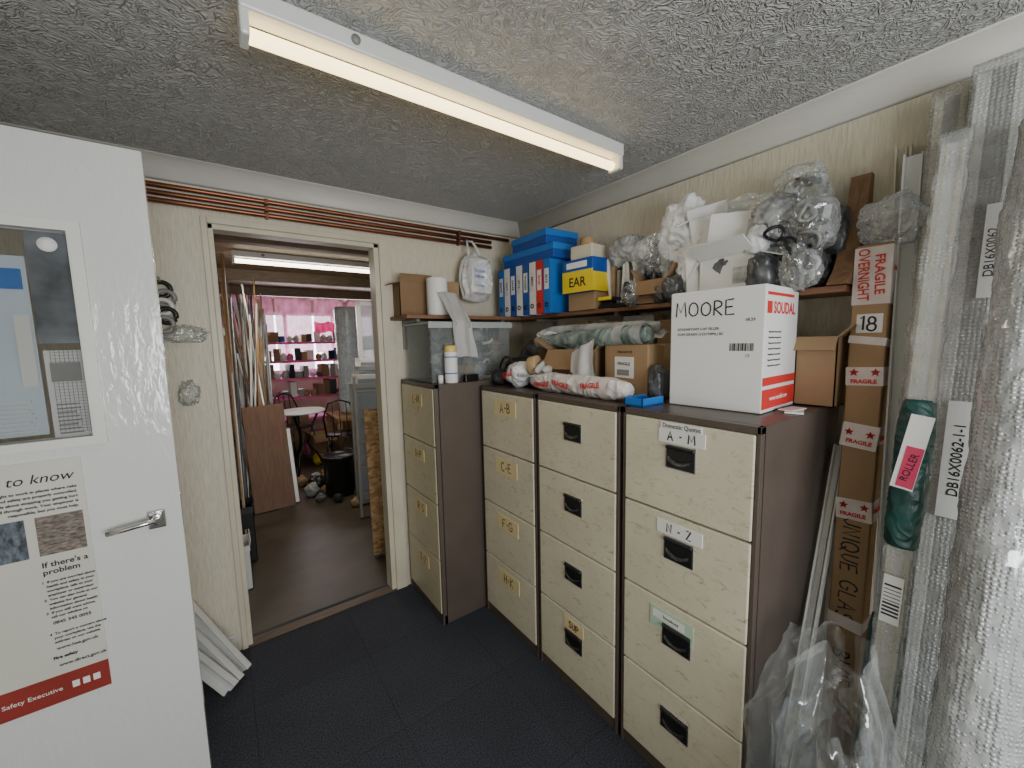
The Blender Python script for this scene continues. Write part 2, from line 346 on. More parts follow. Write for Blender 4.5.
def coving(axis):
    c=.088; prof=[(0,c)]+[(c-c*math.cos(R(a)),c-c*math.sin(R(a))) for a in range(0,91,10)][1:-1]+[(c,0),(0,0)]
    b=NB(); A=[];Bv=[]
    for d,h in prof:
        if axis=='x': A.append(b.verts.new((-1,YB-d,ZC-h))); Bv.append(b.verts.new((XR-d,YB-d,ZC-h)))
        else: A.append(b.verts.new((XR-d,-1.6,ZC-h))); Bv.append(b.verts.new((XR-d,YB-d,ZC-h)))
    n=len(prof)
    for i in range(n):
        f=b.faces.new((A[i],A[(i+1)%n],Bv[(i+1)%n],Bv[i])); f.smooth=i<n-2
    b.faces.new(A); b.faces.new(Bv[::-1]); bmesh.ops.recalc_face_normals(b,faces=b.faces); return b
struct('trim_1',coving('x'),COVE,'smooth painted ceiling coving','coving')
struct('trim_2',coving('y'),COVE,'smooth painted ceiling coving','coving')
b=NB(); bx(b,DX1,DX1+.072,YB-.012,YB,0,DZ+.03,.003); bx(b,DX0-.025,DX0,YB-.010,YB,0,DZ+.03,.003); bx(b,DX0,DX1,YB-.012,YB,DZ,DZ+.03,.003)
bx(b,DX1-.03,DX1,YB,YB+.1,0,DZ,.003); bx(b,DX0,DX0+.022,YB,YB+.1,0,DZ,.003); bx(b,DX0,DX1,YB,YB+.1,DZ-.025,DZ,.003)
struct('trim_3',b,FRAMEC,'cream painted door frame','door frame')
b=NB(); bx(b,DX0,DX1,YB-.01,YB+.06,0,.008,.002); struct('trim_4',b,THRES,'worn dark wooden threshold strip','threshold')
b=NB(); bx(b,XR-.015,XR,-1.6,YB,0,.1,.004); struct('baseboard_right',b,WHITE,'white baseboard','baseboard')
b=NB(); bx(b,-1,-.05,YB-.015,YB,0,.1,.004); struct('baseboard_back',b,WHITE,'white baseboard','baseboard')
# workshop shell
b=NB(); bx(b,-.1,3.2,YB+.1,8.3,-.05,0); struct('floor',b,FLOOR2,'worn brown painted board floor','floor')
b=NB(); bx(b,-.1,3.2,YB+.1,8.3,2.42,2.48); struct('ceiling',b,CEIL2,'stained timber lined ceiling','ceiling')
b=NB(); bx(b,-.2,-.1,YB+.1,8.3,0,2.42); struct('wall_far_left',b,W2,'dull beige workshop wall','wall')
b=NB(); bx(b,3.2,3.3,YB+.1,8.3,0,2.42); struct('wall_far_right',b,W2,'dull beige workshop wall','wall')
b=NB(); bx(b,-.2,3.3,8.3,8.4,0,1.1); bx(b,-.2,3.3,8.3,8.4,2.2,2.42); bx(b,-.2,.3,8.3,8.4,1.1,2.2); bx(b,2.6,3.3,8.3,8.4,1.1,2.2)
struct('wall_far',b,W2,'workshop end wall with window','wall')
b=NB(); bx(b,.3,2.6,8.3,8.36,1.1,1.16,.004); bx(b,.3,2.6,8.3,8.36,2.14,2.2,.004)
for x in(.33,1.0,1.8,2.57): bx(b,x-.03,x+.03,8.3,8.36,1.1,2.2,.004)
w=struct('window_2',b,UPVC,'white framed workshop window','window')
b=NB(); bx(b,.3,2.6,8.37,8.38,1.1,2.2); w.add('pane',b,SKYP)
b=NB(); 
for y in(3.3,5.2,6.6): bx(b,-.1,3.2,y,y+.09,2.3,2.42,.005)
struct('trim_5',b,m_wood('beam_wood',(.16,.11,.07),(.28,.20,.13)),'dark timber ceiling beams','beam')

# ---------------------------------------------------------------- white door leaf
yd=1.68; xe=-.143; D0=-.93
b=NB(); out=[(D0,.02),(xe,.02),(xe,2.19),(D0,2.19)]; inn=[(-.65,1.335),(-.305,1.335),(-.305,1.945),(-.65,1.945)]
def ring(y): return [b.verts.new((x,y,z)) for x,z in out],[b.verts.new((x,y,z)) for x,z in inn]
of,inf=ring(yd); ob_,inb=ring(yd+.04)
for k in range(4):
    j=(k+1)%4
    b.faces.new((of[k],of[j],inf[j],inf[k])); b.faces.new((ob_[j],ob_[k],inb[k],inb[j])); b.faces.new((of[j],of[k],ob_[k],ob_[j])); b.faces.new((inf[k],inf[j],inb[j],inb[k]))
bmesh.ops.recalc_face_normals(b,faces=b.faces)
door=struct('door_1',b,DOORW,'white gloss door with small glazed panel','door')
for y,o in((yd-.012,0),(yd+.036,1)):
    b=NB()
    for (x0,x1,z0,z1) in((-.318,-.292,1.322,1.958),(-.665,-.640,1.322,1.958),(-.64,-.318,1.322,1.347),(-.64,-.318,1.933,1.958)): bx(b,x0,x1,y,y+.016,z0,z1,.0)
    for (x0,x1,z0,z1) in((-.322,-.31,1.347,1.933),(-.645,-.636,1.347,1.933)): bx(b,x0,x1,y+.005,y+.016,z0,z1,.0)
    door.add('glazing_bead',b,WHITE)
b=NB(); bx(b,-.645,-.313,yd+.016,yd+.022,1.343,1.937)
door.add('glass_pane',b,GLASSM,'reflective door glass')
b=NB(); box(b,(-.205,yd-.005,1.055),(.045,.010,.06),(0,0,0),.004)
cyl(b,(-.205,yd-.01,1.06),(-.205,yd-.045,1.06),.011)
tube(b,[(-.195,yd-.047,1.062),(-.23,yd-.052,1.062),(-.27,yd-.053,1.058),(-.315,yd-.045,1.052)],.008,10)
door.add('lever_handle',b,CHROME,'chrome lever handle on square plate')
b=NB(); bx(b,xe-.02,xe+.001,yd+.005,yd+.035,1.0,1.12,.001); door.add('latch_plate',b,CHROME)
for z in(.3,1.9): b=NB(); cyl(b,(D0-.005,yd+.02,z),(D0-.005,yd+.02,z+.1),.008); door.add('hinge',b,CHROME)
for k,(x0,x1,z0,z1,m,l) in enumerate([(-.62,-.415,1.36,1.86,PBLUE,'tall pale blue paper notice behind door glass'),(-.405,-.325,1.345,1.60,TISSUE,'pale paper notice behind door glass'),(-.41,-.325,1.62,1.93,DARKP,'added mottled grey backing that darkens the door glass'),(-.45,-.42,1.50,1.70,PAPER,'narrow white slip behind door glass')]):  # grey backing is added to darken the upper glass; the others are papers
    b=NB(); bx(b,x0,x1,yd+.0235+.002*(3-k),yd+.0245+.002*(3-k),z0,z1)
    T=Thing('notice_or_backing',l,'notice',bm=b,mats=m)
    if k in(0,1):
        b=NB(); bx(b,x0+.01,x1-.01,yd+.0228,yd+.0235+.002*(3-k),z1-.09,z1-.035); T.add('printed_band',b,[LBLUE,GREYP][k])
        b=NB(); 
        for j in range(8): bx(b,x0+.012,x1-.02-.005*(j%3),yd+.0228,yd+.0235+.002*(3-k),z0+.012+j*.012,z0+.016+j*.012)
        T.add('printed_lines',b,[PAPER,GREYP][k])
b=NB()
for i in range(8): bx(b,i*.009,i*.009+.0009,0,.001,0,.24)
for i in range(27): bx(b,0,.064,0,.001,i*.009,i*.009+.0009)
Thing('window_reflection_grid','fine bar grid standing in for a window reflected in door glass','reflection',loc=(-.392,yd+.0232,1.36),bm=b,mats=GREYP)  # thin bars modelled in place of a window reflected in the glass
b=NB(); lathe(b,[(0,0),(.020,0),(.020,.001),(0,.001)],seg=24); bmesh.ops.rotate(b,matrix=Matrix.Rotation(math.pi/2,3,'X'),verts=b.verts)
Thing('round_light_disc','pale disc standing in for a round light in door glass','light disc',loc=(-.365,yd+.0145,1.895),bm=b,mats=TISSUE)  # pale disc added for the round light that shows in the glass
# safety poster
px0,px1,pz0,pz1=-.74,-.355,.56,1.29
b=NB(); bx(b,px0,px1,yd-.003,yd-.0006,pz0,pz1)
P=Thing('safety_poster','off-white laminated health and safety law poster on door','poster',loc=(0,0,0),bm=b,mats=[POSTP])
b=NB(); bx(b,px0,px1,yd-.0037,yd-.003,pz0,pz0+.085); P.add('red_band',b,mat('brick_red_print',(.27,.03,.022),.5))
yy=yd-.0038
P.text('What you need to know',.038,(px1-.02,yy,pz1-.05),INK,align='RIGHT',shear=.25)
P.text("If there's a\nproblem",.022,(px1-.105,yy,.975),INK,align='LEFT',bold=.0004)
b=NB()
for k,s in enumerate(['1  If you are worried about','   health and safety in your','   workplace, talk to your','   employer or supervisor','2  You can also look at our','   website for general','   information about health','3  If you still want advice,','   call our Infoline on']):
    txt(b,s,.0098,(px1-.11,yy,.935-k*.0135),align='LEFT',bold=.0003)
for k,s in enumerate(['4  To report a concern about','   your workplace, use the','   address on our website']): txt(b,s,.0098,(px1-.11,yy,.775-k*.0135),align='LEFT',bold=.0003)
for k in range(26): txt(b,'must do to protect you and others',.0098,(px1-.36,yy,.99-k*.0128),align='LEFT',bold=.0003)
for k,s in enumerate(['All workers have a right to work in places where risks','to their health and safety are properly controlled.','Health and safety is about stopping you getting hurt','at work or ill through work. Your employer is','responsible, but you must help.']):
    txt(b,s,.0108,(px1-.015,yy,pz1-.085-k*.0145),align='RIGHT',bold=.0003)
P.add('lettering',b,INK)
P.text('0845 345 0055',.013,(px1-.10,yy,.808),INK,align='LEFT',bold=.0003)
P.text('www.hse.gov.uk',.013,(px1-.10,yy,.728),INK,align='LEFT',bold=.0003)
P.text('Fire safety',.012,(px1-.11,yy,.700),INK,align='LEFT',bold=.0005)
P.text('www.direct.gov.uk',.013,(px1-.10,yy,.675),INK,align='LEFT',bold=.0003)
P.text('Health and Safety Executive',.018,(px1-.1,yy-.0004,pz0+.042),PAPER,align='RIGHT')
for k in range(3): b=NB(); bx(b,px1-.08+k*.022,px1-.065+k*.022,yy-.001,yy-.0002,pz0+.033,pz0+.053); P.add('logo_block',b,PAPER)
for (x0,x1,m) in((px1-.105,px1-.01,mat('photo_print',(.18,.15,.13),.4,var=.7,vs=70,scale=(1,1,2.5))),(px1-.235,px1-.125,mat('photo_print_b',(.10,.12,.15),.4,var=.7,vs=60,scale=(2,1,1)))):
    b=NB(); bx(b,x0,x1,yy-.0004,yy+.0005,1.015,1.13); P.add('photo_panel',b,m)

# ---------------------------------------------------------------- filing cabinets
def cabinet(label,loc,w,h,style,texts,d=.62):
    T=Thing('filing_cabinet',label,'filing cabinet',loc=loc,rot=(0,0,-math.pi/2),group='four drawer filing cabinets')
    b=NB(); bx(b,-w/2,w/2,.0,d,.0,h,.004)
    bx(b,-w/2,-w/2+.012,-.02,.01,.0,h,.002); bx(b,w/2-.012,w/2,-.02,.01,.0,h,.002)
    bx(b,-w/2,w/2,-.02,.01,h-.022,h,.002); bx(b,-w/2,w/2,-.012,.01,0,.055,.002)
    T.add('body',b,BROWN)
    dh=(h-.055-.024)/4
    cm=CREAM2 if style=='far' else CREAM
    for i in range(4):
        z1=h-.024-i*dh; z0=z1-dh+.007
        b=NB(); bx(b,-w/2+.014,w/2-.014,-.024,-.002,z0,z1,.004)
        dr=T.add('drawer',b,cm)
        cz=z1-.115
        if style=='black':
            b=NB(); hw=.050
            bx(b,-hw-.003,hw+.003,-.0275,-.022,cz-.041,cz+.041,.002,2)
            bx(b,-hw,hw,-.030,-.022,cz-.038,cz+.038,.003,0)
            bx(b,-hw,hw,-.038,-.026,cz+.026,cz+.038,.005,0)
            sheet(b,lambda u,v:V((-hw+.008+u*(2*hw-.016),-.032-.006*math.sin(math.pi*u),cz-.012+v*.014-.014*math.sin(math.pi*u))),12,2,.002,2)
            T.add('handle',b,[BLACK,GREYP,CHROME],'black recessed pull handle with metal rim',dr)
        tx=texts[i]
        if tx:
            kind,lines=tx; m={'y':YLABEL,'w':PAPER,'g':GLABEL}[kind]
            lx=0; yl=-.0255
            if style=='black': lz=cz+.068; lw,lh=(.16,.046)
            else: lz=z1-.075; lw,lh=((.19,.082) if style=='cream' else (.16,.07))
            if kind=='g': lz=cz+.045; lh=.075; lx=-.02; yl=-.0262
            if kind=='y' and style=='black': lw,lh=.12,.055; lz=cz+.070; lx=.0
            b=NB(); bx(b,lx-lw/2,lx+lw/2,yl-.001,yl+.0015,lz-lh/2,lz+lh/2,0)
            T.add('label_card',b,m,None,dr)
            if kind=='g':
                b=NB(); bx(b,lx-lw/2+.01,lx+lw/2-.03,yl-.0015,yl-.0008,lz-.0,lz+.028); T.add('label_card',b,PAPER,None,dr)
                T.text(lines[-1],.018,(lx,yl-.002,lz+.014),INK,parent=dr)
            else:
                if len(lines)==2:
                    b=NB(); bx(b,lx-lw/2+.006,lx+lw/2-.012,yl-.0015,yl+.0015,lz+lh/2-.002,lz+lh/2+.022); T.add('label_card',b,PAPER,None,dr)
                    T.text(lines[0],.022,(lx,yl-.002,lz+lh/2+.010),INK,parent=dr,maxw=.13)
                T.write(lines[-1],.030 if style=='black' else .046,(lx,yl-.001,lz),BINK if kind=='y' else INK,parent=dr,r=.0026 if kind=='w' else .0035)
    return T
CH=1.35
cabinet('brown and cream four drawer cabinet labelled A-M and N-Z',(1.2,.70,0),.465,CH,'black',[('w',['Domestic Quotes','A - M']),('w',['N - Z']),('g',['Invoices']),None])
cabinet('brown and cream four drawer cabinet with black handles',(1.2,1.19,0),.48,CH,'black',[None,None,None,('y',['SUP'])])
cabinet('brown and cream cabinet with yellowed letter labels',(1.2,1.685,0),.48,CH,'cream',[('y',['A-B']),('y',['C-E']),('y',['F-G']),('y',['H-K'])])
cabinet('older cream fronted cabinet with long brown side',(.925,2.19,0),.475,1.375,'far',[('y',['L-M']),('y',['N-P']),('y',['R-S']),('y',['T-Z'])])

# ---------------------------------------------------------------- ceiling lights & pipes
def batten(label,x0,x1,y,z,tubem):
    T=Thing('fluorescent_light',label,'ceiling light',loc=((x0+x1)/2,y,z))
    h=(x1-x0)/2
    b=NB(); bx(b,-h,h,-.035,.03,-.050,0,.006); T.add('housing',b,UPVC)
    for s in(-1,1):
        b=NB(); bx(b,s*h-.02 if s>0 else s*h,s*h if s>0 else s*h+.02,-.03,.04,-.105,-.04,.006); T.add('end_cap',b,UPVC)
    b=NB(); cyl(b,(-h+.02,.018,-.080),(h-.02,.018,-.080),.018,seg=24); T.add('tube',b,tubem,'glowing warm fluorescent tube')
    b=NB(); cyl(b,(-h*.62,-.034,-.025),(-h*.62,-.042,-.025),.012); T.add('starter',b,GREYP)
batten('long white fluorescent batten on textured ceiling',.10,1.49,1.22,ZC,TUBE)
batten('white fluorescent batten in the workshop',.15,1.35,4.25,2.42,TUBE2)
for i in range(3):
    z=2.255+i*.033
    b=NB(); tube(b,[(-.99,0,0),(0,0,0),(1.0,0,0),(1.60 if i<2 else 1.75,0,0)],.012,12)
    T=Thing('copper_pipe','dull copper pipe running along wall above doorway','pipe',loc=(0,YB-.032,z),bm=b,mats=COPPER,group='copper pipes')
    for x in(-.7,.25,1.35): b=NB(); bx(b,x-.008,x+.008,-.013,.031,-.013,.013,.002); T.add('pipe_clip',b,COPPER)

# ---------------------------------------------------------------- shelves
SZ=1.76
b=NB(); bx(b,1.66,XR-.001,.43,2.165,SZ-.022,SZ,.003)
T=Thing('wall_shelf','long dark wooden wall shelf loaded with clutter','shelf',bm=b,mats=SHELFW)
for y in(.75,1.4,2.05):
    b=NB(); bx(b,XR-.02,XR-.002,y-.015,y+.015,SZ-.2,SZ-.022,.002); bx(b,1.70,XR-.002,y-.012,y+.012,SZ-.04,SZ-.022,.002); T.add('bracket',b,GREYP)
b=NB(); bx(b,.86,XR-.001,2.17,YB-.001,SZ-.022,SZ,.003)
T=Thing('wall_shelf','dark wooden shelf on wall beside doorway','shelf',bm=b,mats=SHELFW)
for x in(.95,1.55): b=NB(); bx(b,x-.012,x+.012,YB-.02,YB-.001,SZ-.2,SZ-.022,.002); bx(b,x-.012,x+.012,2.22,YB-.001,SZ-.04,SZ-.022,.002); T.add('bracket',b,GREYP)
b=NB()
prof2=[(-.02,-.02)]+[(-.02+.185*(i/12)**.75,.36*(i/12)**1.55) for i in range(1,13)]+[(.20,.36),(.20,-.02)]
A=[b.verts.new((x,0,z)) for x,z in prof2]; Bv=[b.verts.new((x,.055,z)) for x,z in prof2]; n=len(prof2)
for i in range(n): b.faces.new((A[i],A[(i+1)%n],Bv[(i+1)%n],Bv[i]))
b.faces.new(A[::-1]); b.faces.new(Bv); bmesh.ops.recalc_face_normals(b,faces=b.faces)
Thing('shelf_end_board','curved brown wooden bracket at end of shelf','wooden bracket',loc=(1.665,.424,SZ+.022),bm=b,mats=BRWOOD)

# ---------------------------------------------------------------- cartons
def carton(label,loc,w,d,h,rotz=-90,m=CARD,tape=TAPE,openf=False,name='cardboard_box',flapang=(50,60,40,70),group=None,tilt=0,roll=0):
    T=Thing(name,label,'box',loc=loc,rot=(R(tilt),R(roll),R(rotz)),group=group)
    b=NB(); t=.004
    if openf:
        bx(b,-w/2,w/2,0,d,0,t); bx(b,-w/2,w/2,0,t,0,h); bx(b,-w/2,w/2,d-t,d,0,h); bx(b,-w/2,-w/2+t,0,d,0,h); bx(b,w/2-t,w/2,0,d,0,h)
        T.add('body',b,m)
        f=min(w,d)*.45
        for k,(c,ax,sg) in enumerate([((0,0,h),'x',1),((0,d,h),'x',-1),((-w/2,d/2,h),'y',-1),((w/2,d/2,h),'y',1)]):
            q=NB(); L=w if ax=='x' else d
            if ax=='x':
                bx(q,-L/2,L/2,-f if sg>0 else 0,0 if sg>0 else f,-.002,.002)
                M=Matrix.Translation(c)@Matrix.Rotation(R(flapang[k])*(1 if sg>0 else -1),4,'X')
            else:
                bx(q,-f if sg<0 else 0,0 if sg<0 else f,-L/2,L/2,-.002,.002)
                M=Matrix.Translation(c)@Matrix.Rotation(R(flapang[k])*(1 if sg<0 else -1),4,'Y')
            bmesh.ops.transform(q,matrix=M,verts=q.verts); T.add('flap',q,m)
    else:
        bx(b,-w/2,w/2,0,d,0,h,.004); bx(b,-w/2+.003,w/2-.003,.003,d/2-.001,h-.001,h+.002); bx(b,-w/2+.003,w/2-.003,d/2+.001,d-.003,h-.001,h+.002)
        T.add('body',b,m)
        if tape:
            b=NB(); bx(b,-w/2-.0008,w/2+.0008,d/2-.024,d/2+.024,h-.06,h+.0028); T.add('tape_strip',b,tape)
    return T
T=carton('large white carton handwritten MOORE with red stripes',(1.365,.705,CH+.002),.315,.285,.405,-88,WCARD,None)
yy=-.0006
T.write('MOORE',.050,(-.035,yy,.345),INK,r=.0026)
b=NB(); txt(b,'SOUDAFOAM GAP FILLER',.013,(-.13,yy,.275),align='LEFT'); txt(b,'GUN GRADE (12X750ML) B2',.013,(-.13,yy,.257),align='LEFT'); txt(b,'18.24',.014,(.115,yy,.30))
txt(b,'12',.014,(.11,yy,.185)); T.add('lettering',b,INK)
b=NB()
for k in range(18):
    w_=random.choice([.001,.002,.003]); bx(b,.055+k*.0042,.055+k*.0042+w_,yy-.0004,yy+.0005,.20,.225)
T.add('barcode',b,INK)
X1=.1581
T.text('SOUDAL',.052,(X1,.158,.335),RED,name='red_lettering',face='x+',bold=.0014,maxw=.19)
b=NB(); bx(b,.1573,.158,.012,.052,.318,.356); T.add('red_mark',b,RED)
b=NB()
for k in range(7): txt(b,'Polyurethane foam gun grade',.009,(X1,.03,.26-k*.018),'x+',align='LEFT')
T.add('lettering',b,INK)
for (z0,z1,y0,y1) in((.088,.115,.001,.284),(.012,.076,.001,.284),(.375,.385,.012,.24)):
    b=NB(); bx(b,.1573,.158,y0,y1,z0,z1); T.add('red_stripe',b,RED)
T.text('www.soudal.com',.022,(.1584,.137,.044),PAPER,face='x+')
T=carton('open brown cardboard box on cabinet top',(1.66,.50,CH+.002),.12,.15,.24,-90,CARD,None,True,flapang=(55,65,-30,45))
b=NB(); box(b,(0,0,.003),(.10,.05,.005),(0,0,.3)); box(b,(.01,.01,.007),(.09,.045,.003),(0,0,-.1))
Thing('paper_slip','small white folded paper slips on cabinet edge','paper',loc=(1.50,.500,CH+.001),bm=b,mats=PAPER)

# mid level
def bag(label,loc,s,m,seed,name='plastic_bag',cat='bag',sub=5,group=None,amp=.5):
    b=NB(); blob(b,(0,0,s[2]*.80),s,seed,sub,amp,boxy=.25); return Thing(name,label,cat,loc=loc,bm=b,mats=m,group=group)
def parts_bag(label,loc,s,seed,n=22):
    rg=random.Random(seed); T=Thing('parts_bag',label,'bag',loc=loc,group='bags of fittings on the shelf')
    b=NB(); mm=[BLACK,MGREY,LGREY,GREYP]
    for k in range(n):
        a=rg.uniform(0,6.28); rr=rg.uniform(0,.72); z=rg.uniform(-.75,.65); rr*=math.sqrt(max(.1,1-z*z))
        c=V((rr*math.cos(a)*s[0],rr*math.sin(a)*s[1],s[2]*.82+z*s[2]*.82)); e=Euler((rg.uniform(0,3),rg.uniform(0,3),rg.uniform(0,3))).to_matrix()
        q=k%3; mi=rg.choice([0,0,1,1,2,3]); S=rg.uniform(.024,.040)
        if q==0: cyl(b,c-e@V((0,0,S)),c+e@V((0,0,S)),S*.36,seg=10,mi=mi)
        elif q==1: tube(b,[c+e@V((S*.8*math.cos(t),S*.8*math.sin(t),0)) for t in [j*math.pi/7 for j in range(14)]],S*.24,6,mi,True)
        else: box(b,c,(S*1.7,S*.8,S*1.0),e.to_euler(),.002,mi)
    o=T.add('fittings',b,mm,'dark grey plastic fittings'); o['kind']='stuff'
    b=NB(); blob(b,(0,0,s[2]*.80),(s[0]*1.02,s[1]*1.02,s[2]*1.02),seed,5,.45,boxy=.25); T.add('film',b,CLEAR2,'thin clear film bag'); return T
T=carton('brown cardboard box with shipping label beside white carton',(1.40,1.10,CH+.002),.25,.24,.22,-97,CARD,TAPE)
b=NB(); bx(b,-.06,.05,-.002,-.0004,.08,.17); T.add('label_card',b,PAPER); T.text('THIS WAY UP',.014,(0,-.003,.19),INK); T.text('FRAGILE',.02,(-.005,-.003,.14),INK)
b=NB(); 
for k in range(12): bx(b,-.045+k*.006,-.042+k*.006,-.0026,-.0019,.09,.115)
T.add('barcode',b,INK)
T=carton('open brown cardboard box with torn flaps on cabinet top',(1.38,1.41,CH+.002),.27,.24,.20,-78,CARD2,None,True,flapang=(60,80,30,50))
T=carton('small brown box behind black bag on cabinet top',(1.54,1.74,CH+.002),.24,.2,.2,-95,CARD2,TAPE)
for k,(y,h,m) in enumerate([(1.06,.33,CARD2),(1.26,.36,GREYP),(1.47,.34,CARD),(1.68,.35,CARD2)]):
    carton(['dark brown box pushed against wall under shelf','grey box pushed against wall under shelf'][m is GREYP],(1.70,y,CH+.002),.18,.10,h,-90,m,TAPE)
b=NB(); wrinkled_roll(b,.62,.046,3,.10,36,70,axis='y',pinch=.3)
T=Thing('wrapped_roll','white foam wrapped roll with red fragile tape','roll',loc=(1.275,.98,CH+.046),rot=(0,0,R(-3)),bm=b,mats=WRAP)
b=NB(); cyl(b,(0,.08,0),(0,.125,0),.0485,seg=32,caps=False); T.add('tape_band',b,WTAPE)
for k,y in enumerate((.17,.36,.50)):
    T.text('FRAGILE',.031,(-.0505,y,.010-.01*k),RED,name='red_lettering',face='x-',rot=.12*(-1)**k,bold=.001)
b=NB(); wrinkled_roll(b,.74,.041,9,.07,36,70,axis='y',pinch=.3)
T=Thing('wrapped_roll','grey green plastic sleeve roll across brown boxes','roll',loc=(1.42,.99,CH+.268),rot=(R(-2.5),0,R(-2)),bm=b,mats=GTUBE)
for y in(.02,.12): b=NB(); cyl(b,(0,y,0),(0,y+.05,0),.0445,seg=28,caps=False); T.add('tape_band',b,BAGM)
b=NB(); wrinkled_roll(b,.70,.028,19,.08,28,60,axis='y',pinch=.3)
Thing('wrapped_roll','thin milky film wrapped roll behind green roll','roll',loc=(1.53,1.02,CH+.30),rot=(0,0,R(2)),bm=b,mats=BAGM)
b=NB(); blob(b,(0,0,.07),(.085,.085,.075),4)
T=Thing('plastic_bag','crumpled white carrier bag with red print','bag',loc=(1.30,1.71,CH+.0),bm=b,mats=BAGW)
T.text('SALE',.04,(-.086,0,.075),RED,name='red_lettering',face='x-',bold=.001,rot=.3)
b=NB(); blob(b,(0,0,.075),(.10,.11,.09),8)
T=Thing('shoulder_bag','small black fabric bag with looped strap','bag',loc=(1.42,1.86,CH+.001),bm=b,mats=BAGB)
b=NB(); tube(b,[(-.10,.08*math.cos(a),.05+.11*math.sin(a)) for a in [k*math.pi/9 for k in range(10)]],.007); T.add('strap',b,BAGB)
b=NB(); blob(b,(0,0,.05),(.06,.05,.05),18,4); Thing('work_glove','dark crumpled glove on cabinet top','glove',loc=(1.28,1.87,CH+.001),bm=b,mats=BAGB)
b=NB(); sheet(b,lambda u,v:V((-.03-.03*math.sin(3*u)+.01*math.sin(9*v),-.07+.14*v+.03*u,-.12+.25*u*(1-.25*v)+.04*noise.noise(V((u*4,v*4,1))))),22,22,.002)
Thing('tissue_sheet','crumpled white tissue paper draped over boxes','paper',loc=(1.36,1.245,CH+.125),bm=b,mats=TISSUE)
for k,(x,y_,z,a) in enumerate([(1.33,1.52,CH+.10,.4),(1.50,1.05,CH+.235,-.2),(1.46,1.60,CH+.215,.7),(1.28,1.63,CH+.05,1.1)]):
    b=NB(); sheet(b,lambda u,v:V((.14*u-.07,.10*v-.05,.012*math.sin(u*5+k)+.02*noise.noise(V((u*3+k,v*3,0))))),12,12,.0015)
    Thing('paper_sheet','loose creased paper sheet among cabinet clutter','paper',loc=(x,y_,z+.03),rot=(R(15*(k%3)),R(-35+10*k),a),bm=b,mats=[PAPER,TISSUE][k%2],group='loose papers on the cabinets')
bag('small clear crumpled bag between boxes',(1.35,1.60,CH+.002),(.06,.06,.07),BAGM,23)
bag('pale crumpled wrapping on brown box',(1.51,1.70,CH+.205),(.07,.10,.06),BAGW,24)
bag('grey crumpled wrapping on boxes under shelf',(1.58,1.38,CH+.20),(.07,.10,.08),BAGG,37,sub=4)
bag('clear wrapping pushed behind roll',(1.34,1.265,CH+.002),(.04,.045,.07),CLEAR2,26,sub=4)
bag('crumpled black bin liner behind bags',(1.62,1.95,CH+.002),(.10,.12,.15),BAGG,28,sub=4)
parts_bag('bag of grey fittings stuffed in open brown box',(1.48,1.42,CH+.11),(.08,.09,.08),29)
bag('small black bag pushed beside white carton',(1.40,.935,CH+.002),(.05,.035,.08),BAGG,30,sub=4)
b=NB(); lathe(b,[(.028,0),(.045,0),(.047,.003),(.047,.045),(.045,.048),(.028,.048)],seg=28); Thing('tape_roll','brown parcel tape roll on cabinet top','tape',loc=(1.30,1.62,CH+.12),rot=(R(80),0,R(20)),bm=b,mats=TAPE)
b=NB(); bx(b,-.13,.0,-.03,.05,0,.006,.002); bx(b,-.13,-.125,-.03,.05,0,.03,.001); bx(b,-.13,0,-.03,-.025,0,.03,.001); bx(b,-.13,0,.045,.05,0,.03,.001)
Thing('plastic_tray','shallow bright blue plastic tray','tray',loc=(1.35,.91,CH+.001),bm=b,mats=LBLUE)

# cabinet 1 top
TZ=1.376
TX,TY=1.20,2.205
T=Thing('storage_tub','clear plastic storage tub with lid full of fittings','storage box',loc=(TX,TY,TZ))
b=NB(); w_,d_,h_=.265,.170,.325
for (x0,x1,y0,y1) in((-w_,w_,-d_,-d_+.004),(-w_,w_,d_-.004,d_),(-w_,-w_+.004,-d_,d_),(w_-.004,w_,-d_,d_)): bx(b,x0,x1,y0,y1,0,h_)
bx(b,-w_,w_,-d_,d_,0,.004)
for z in(.09,.2): bx(b,-w_-.003,w_+.003,-d_-.003,-d_,z,z+.006)
T.add('body',b,CLEARB)
b=NB(); bx(b,-w_-.012,w_+.012,-d_-.012,d_+.012,h_,h_+.014,.004); bx(b,-w_-.014,w_+.014,-d_-.014,-d_-.004,h_-.022,h_+.008,.002); T.add('lid',b,mat('tub_lid',(.50,.54,.54),.2,alpha=.7))
for k in range(28):
    s=random.uniform(.046,.060); row=k//7; c=(-.20+.067*(k%7),-.105+.006*row,(.055,.125,.195,.262)[row]+.004)
    b=NB(); q=(k*5+row)%4
    if q==0: blob(b,(0,0,0),(s,s,s),k,4,.4); mm=[BAGG,BAGM,BAGG][k%3]
    elif q==1: tube(b,[(s*math.cos(a),s*.4*math.sin(a*2),s*math.sin(a)) for a in [j*math.pi/8 for j in range(16)]],.010,6,closed=True); mm=[BLACK,GREYP,PAPER][k%3]
    elif q==2: lathe(b,[(.02,-s),(.036,-s+.01),(.036,s-.02),(.015,s-.005),(.015,s),(0,s)],seg=14); mm=[BLACK,GREYP,CARD2][k%3]
    else: box(b,(0,0,0),(s*1.5,s*1.1,s*1.4),(.3,.4,.2),.004); mm=[CARD,GREYP,CARD2][k%3]
    Thing(['bundled_wrap','cable_coil','small_bottle','small_carton'][q],['crumpled plastic bundle inside clear tub','coiled cable inside clear tub','small bottle inside clear tub','small parts packet inside clear tub'][q],['plastic wrap','cable','bottle','packet'][q],loc=(TX+c[0],TY+c[1],TZ+c[2]),bm=b,mats=mm,group='contents of the clear tub')
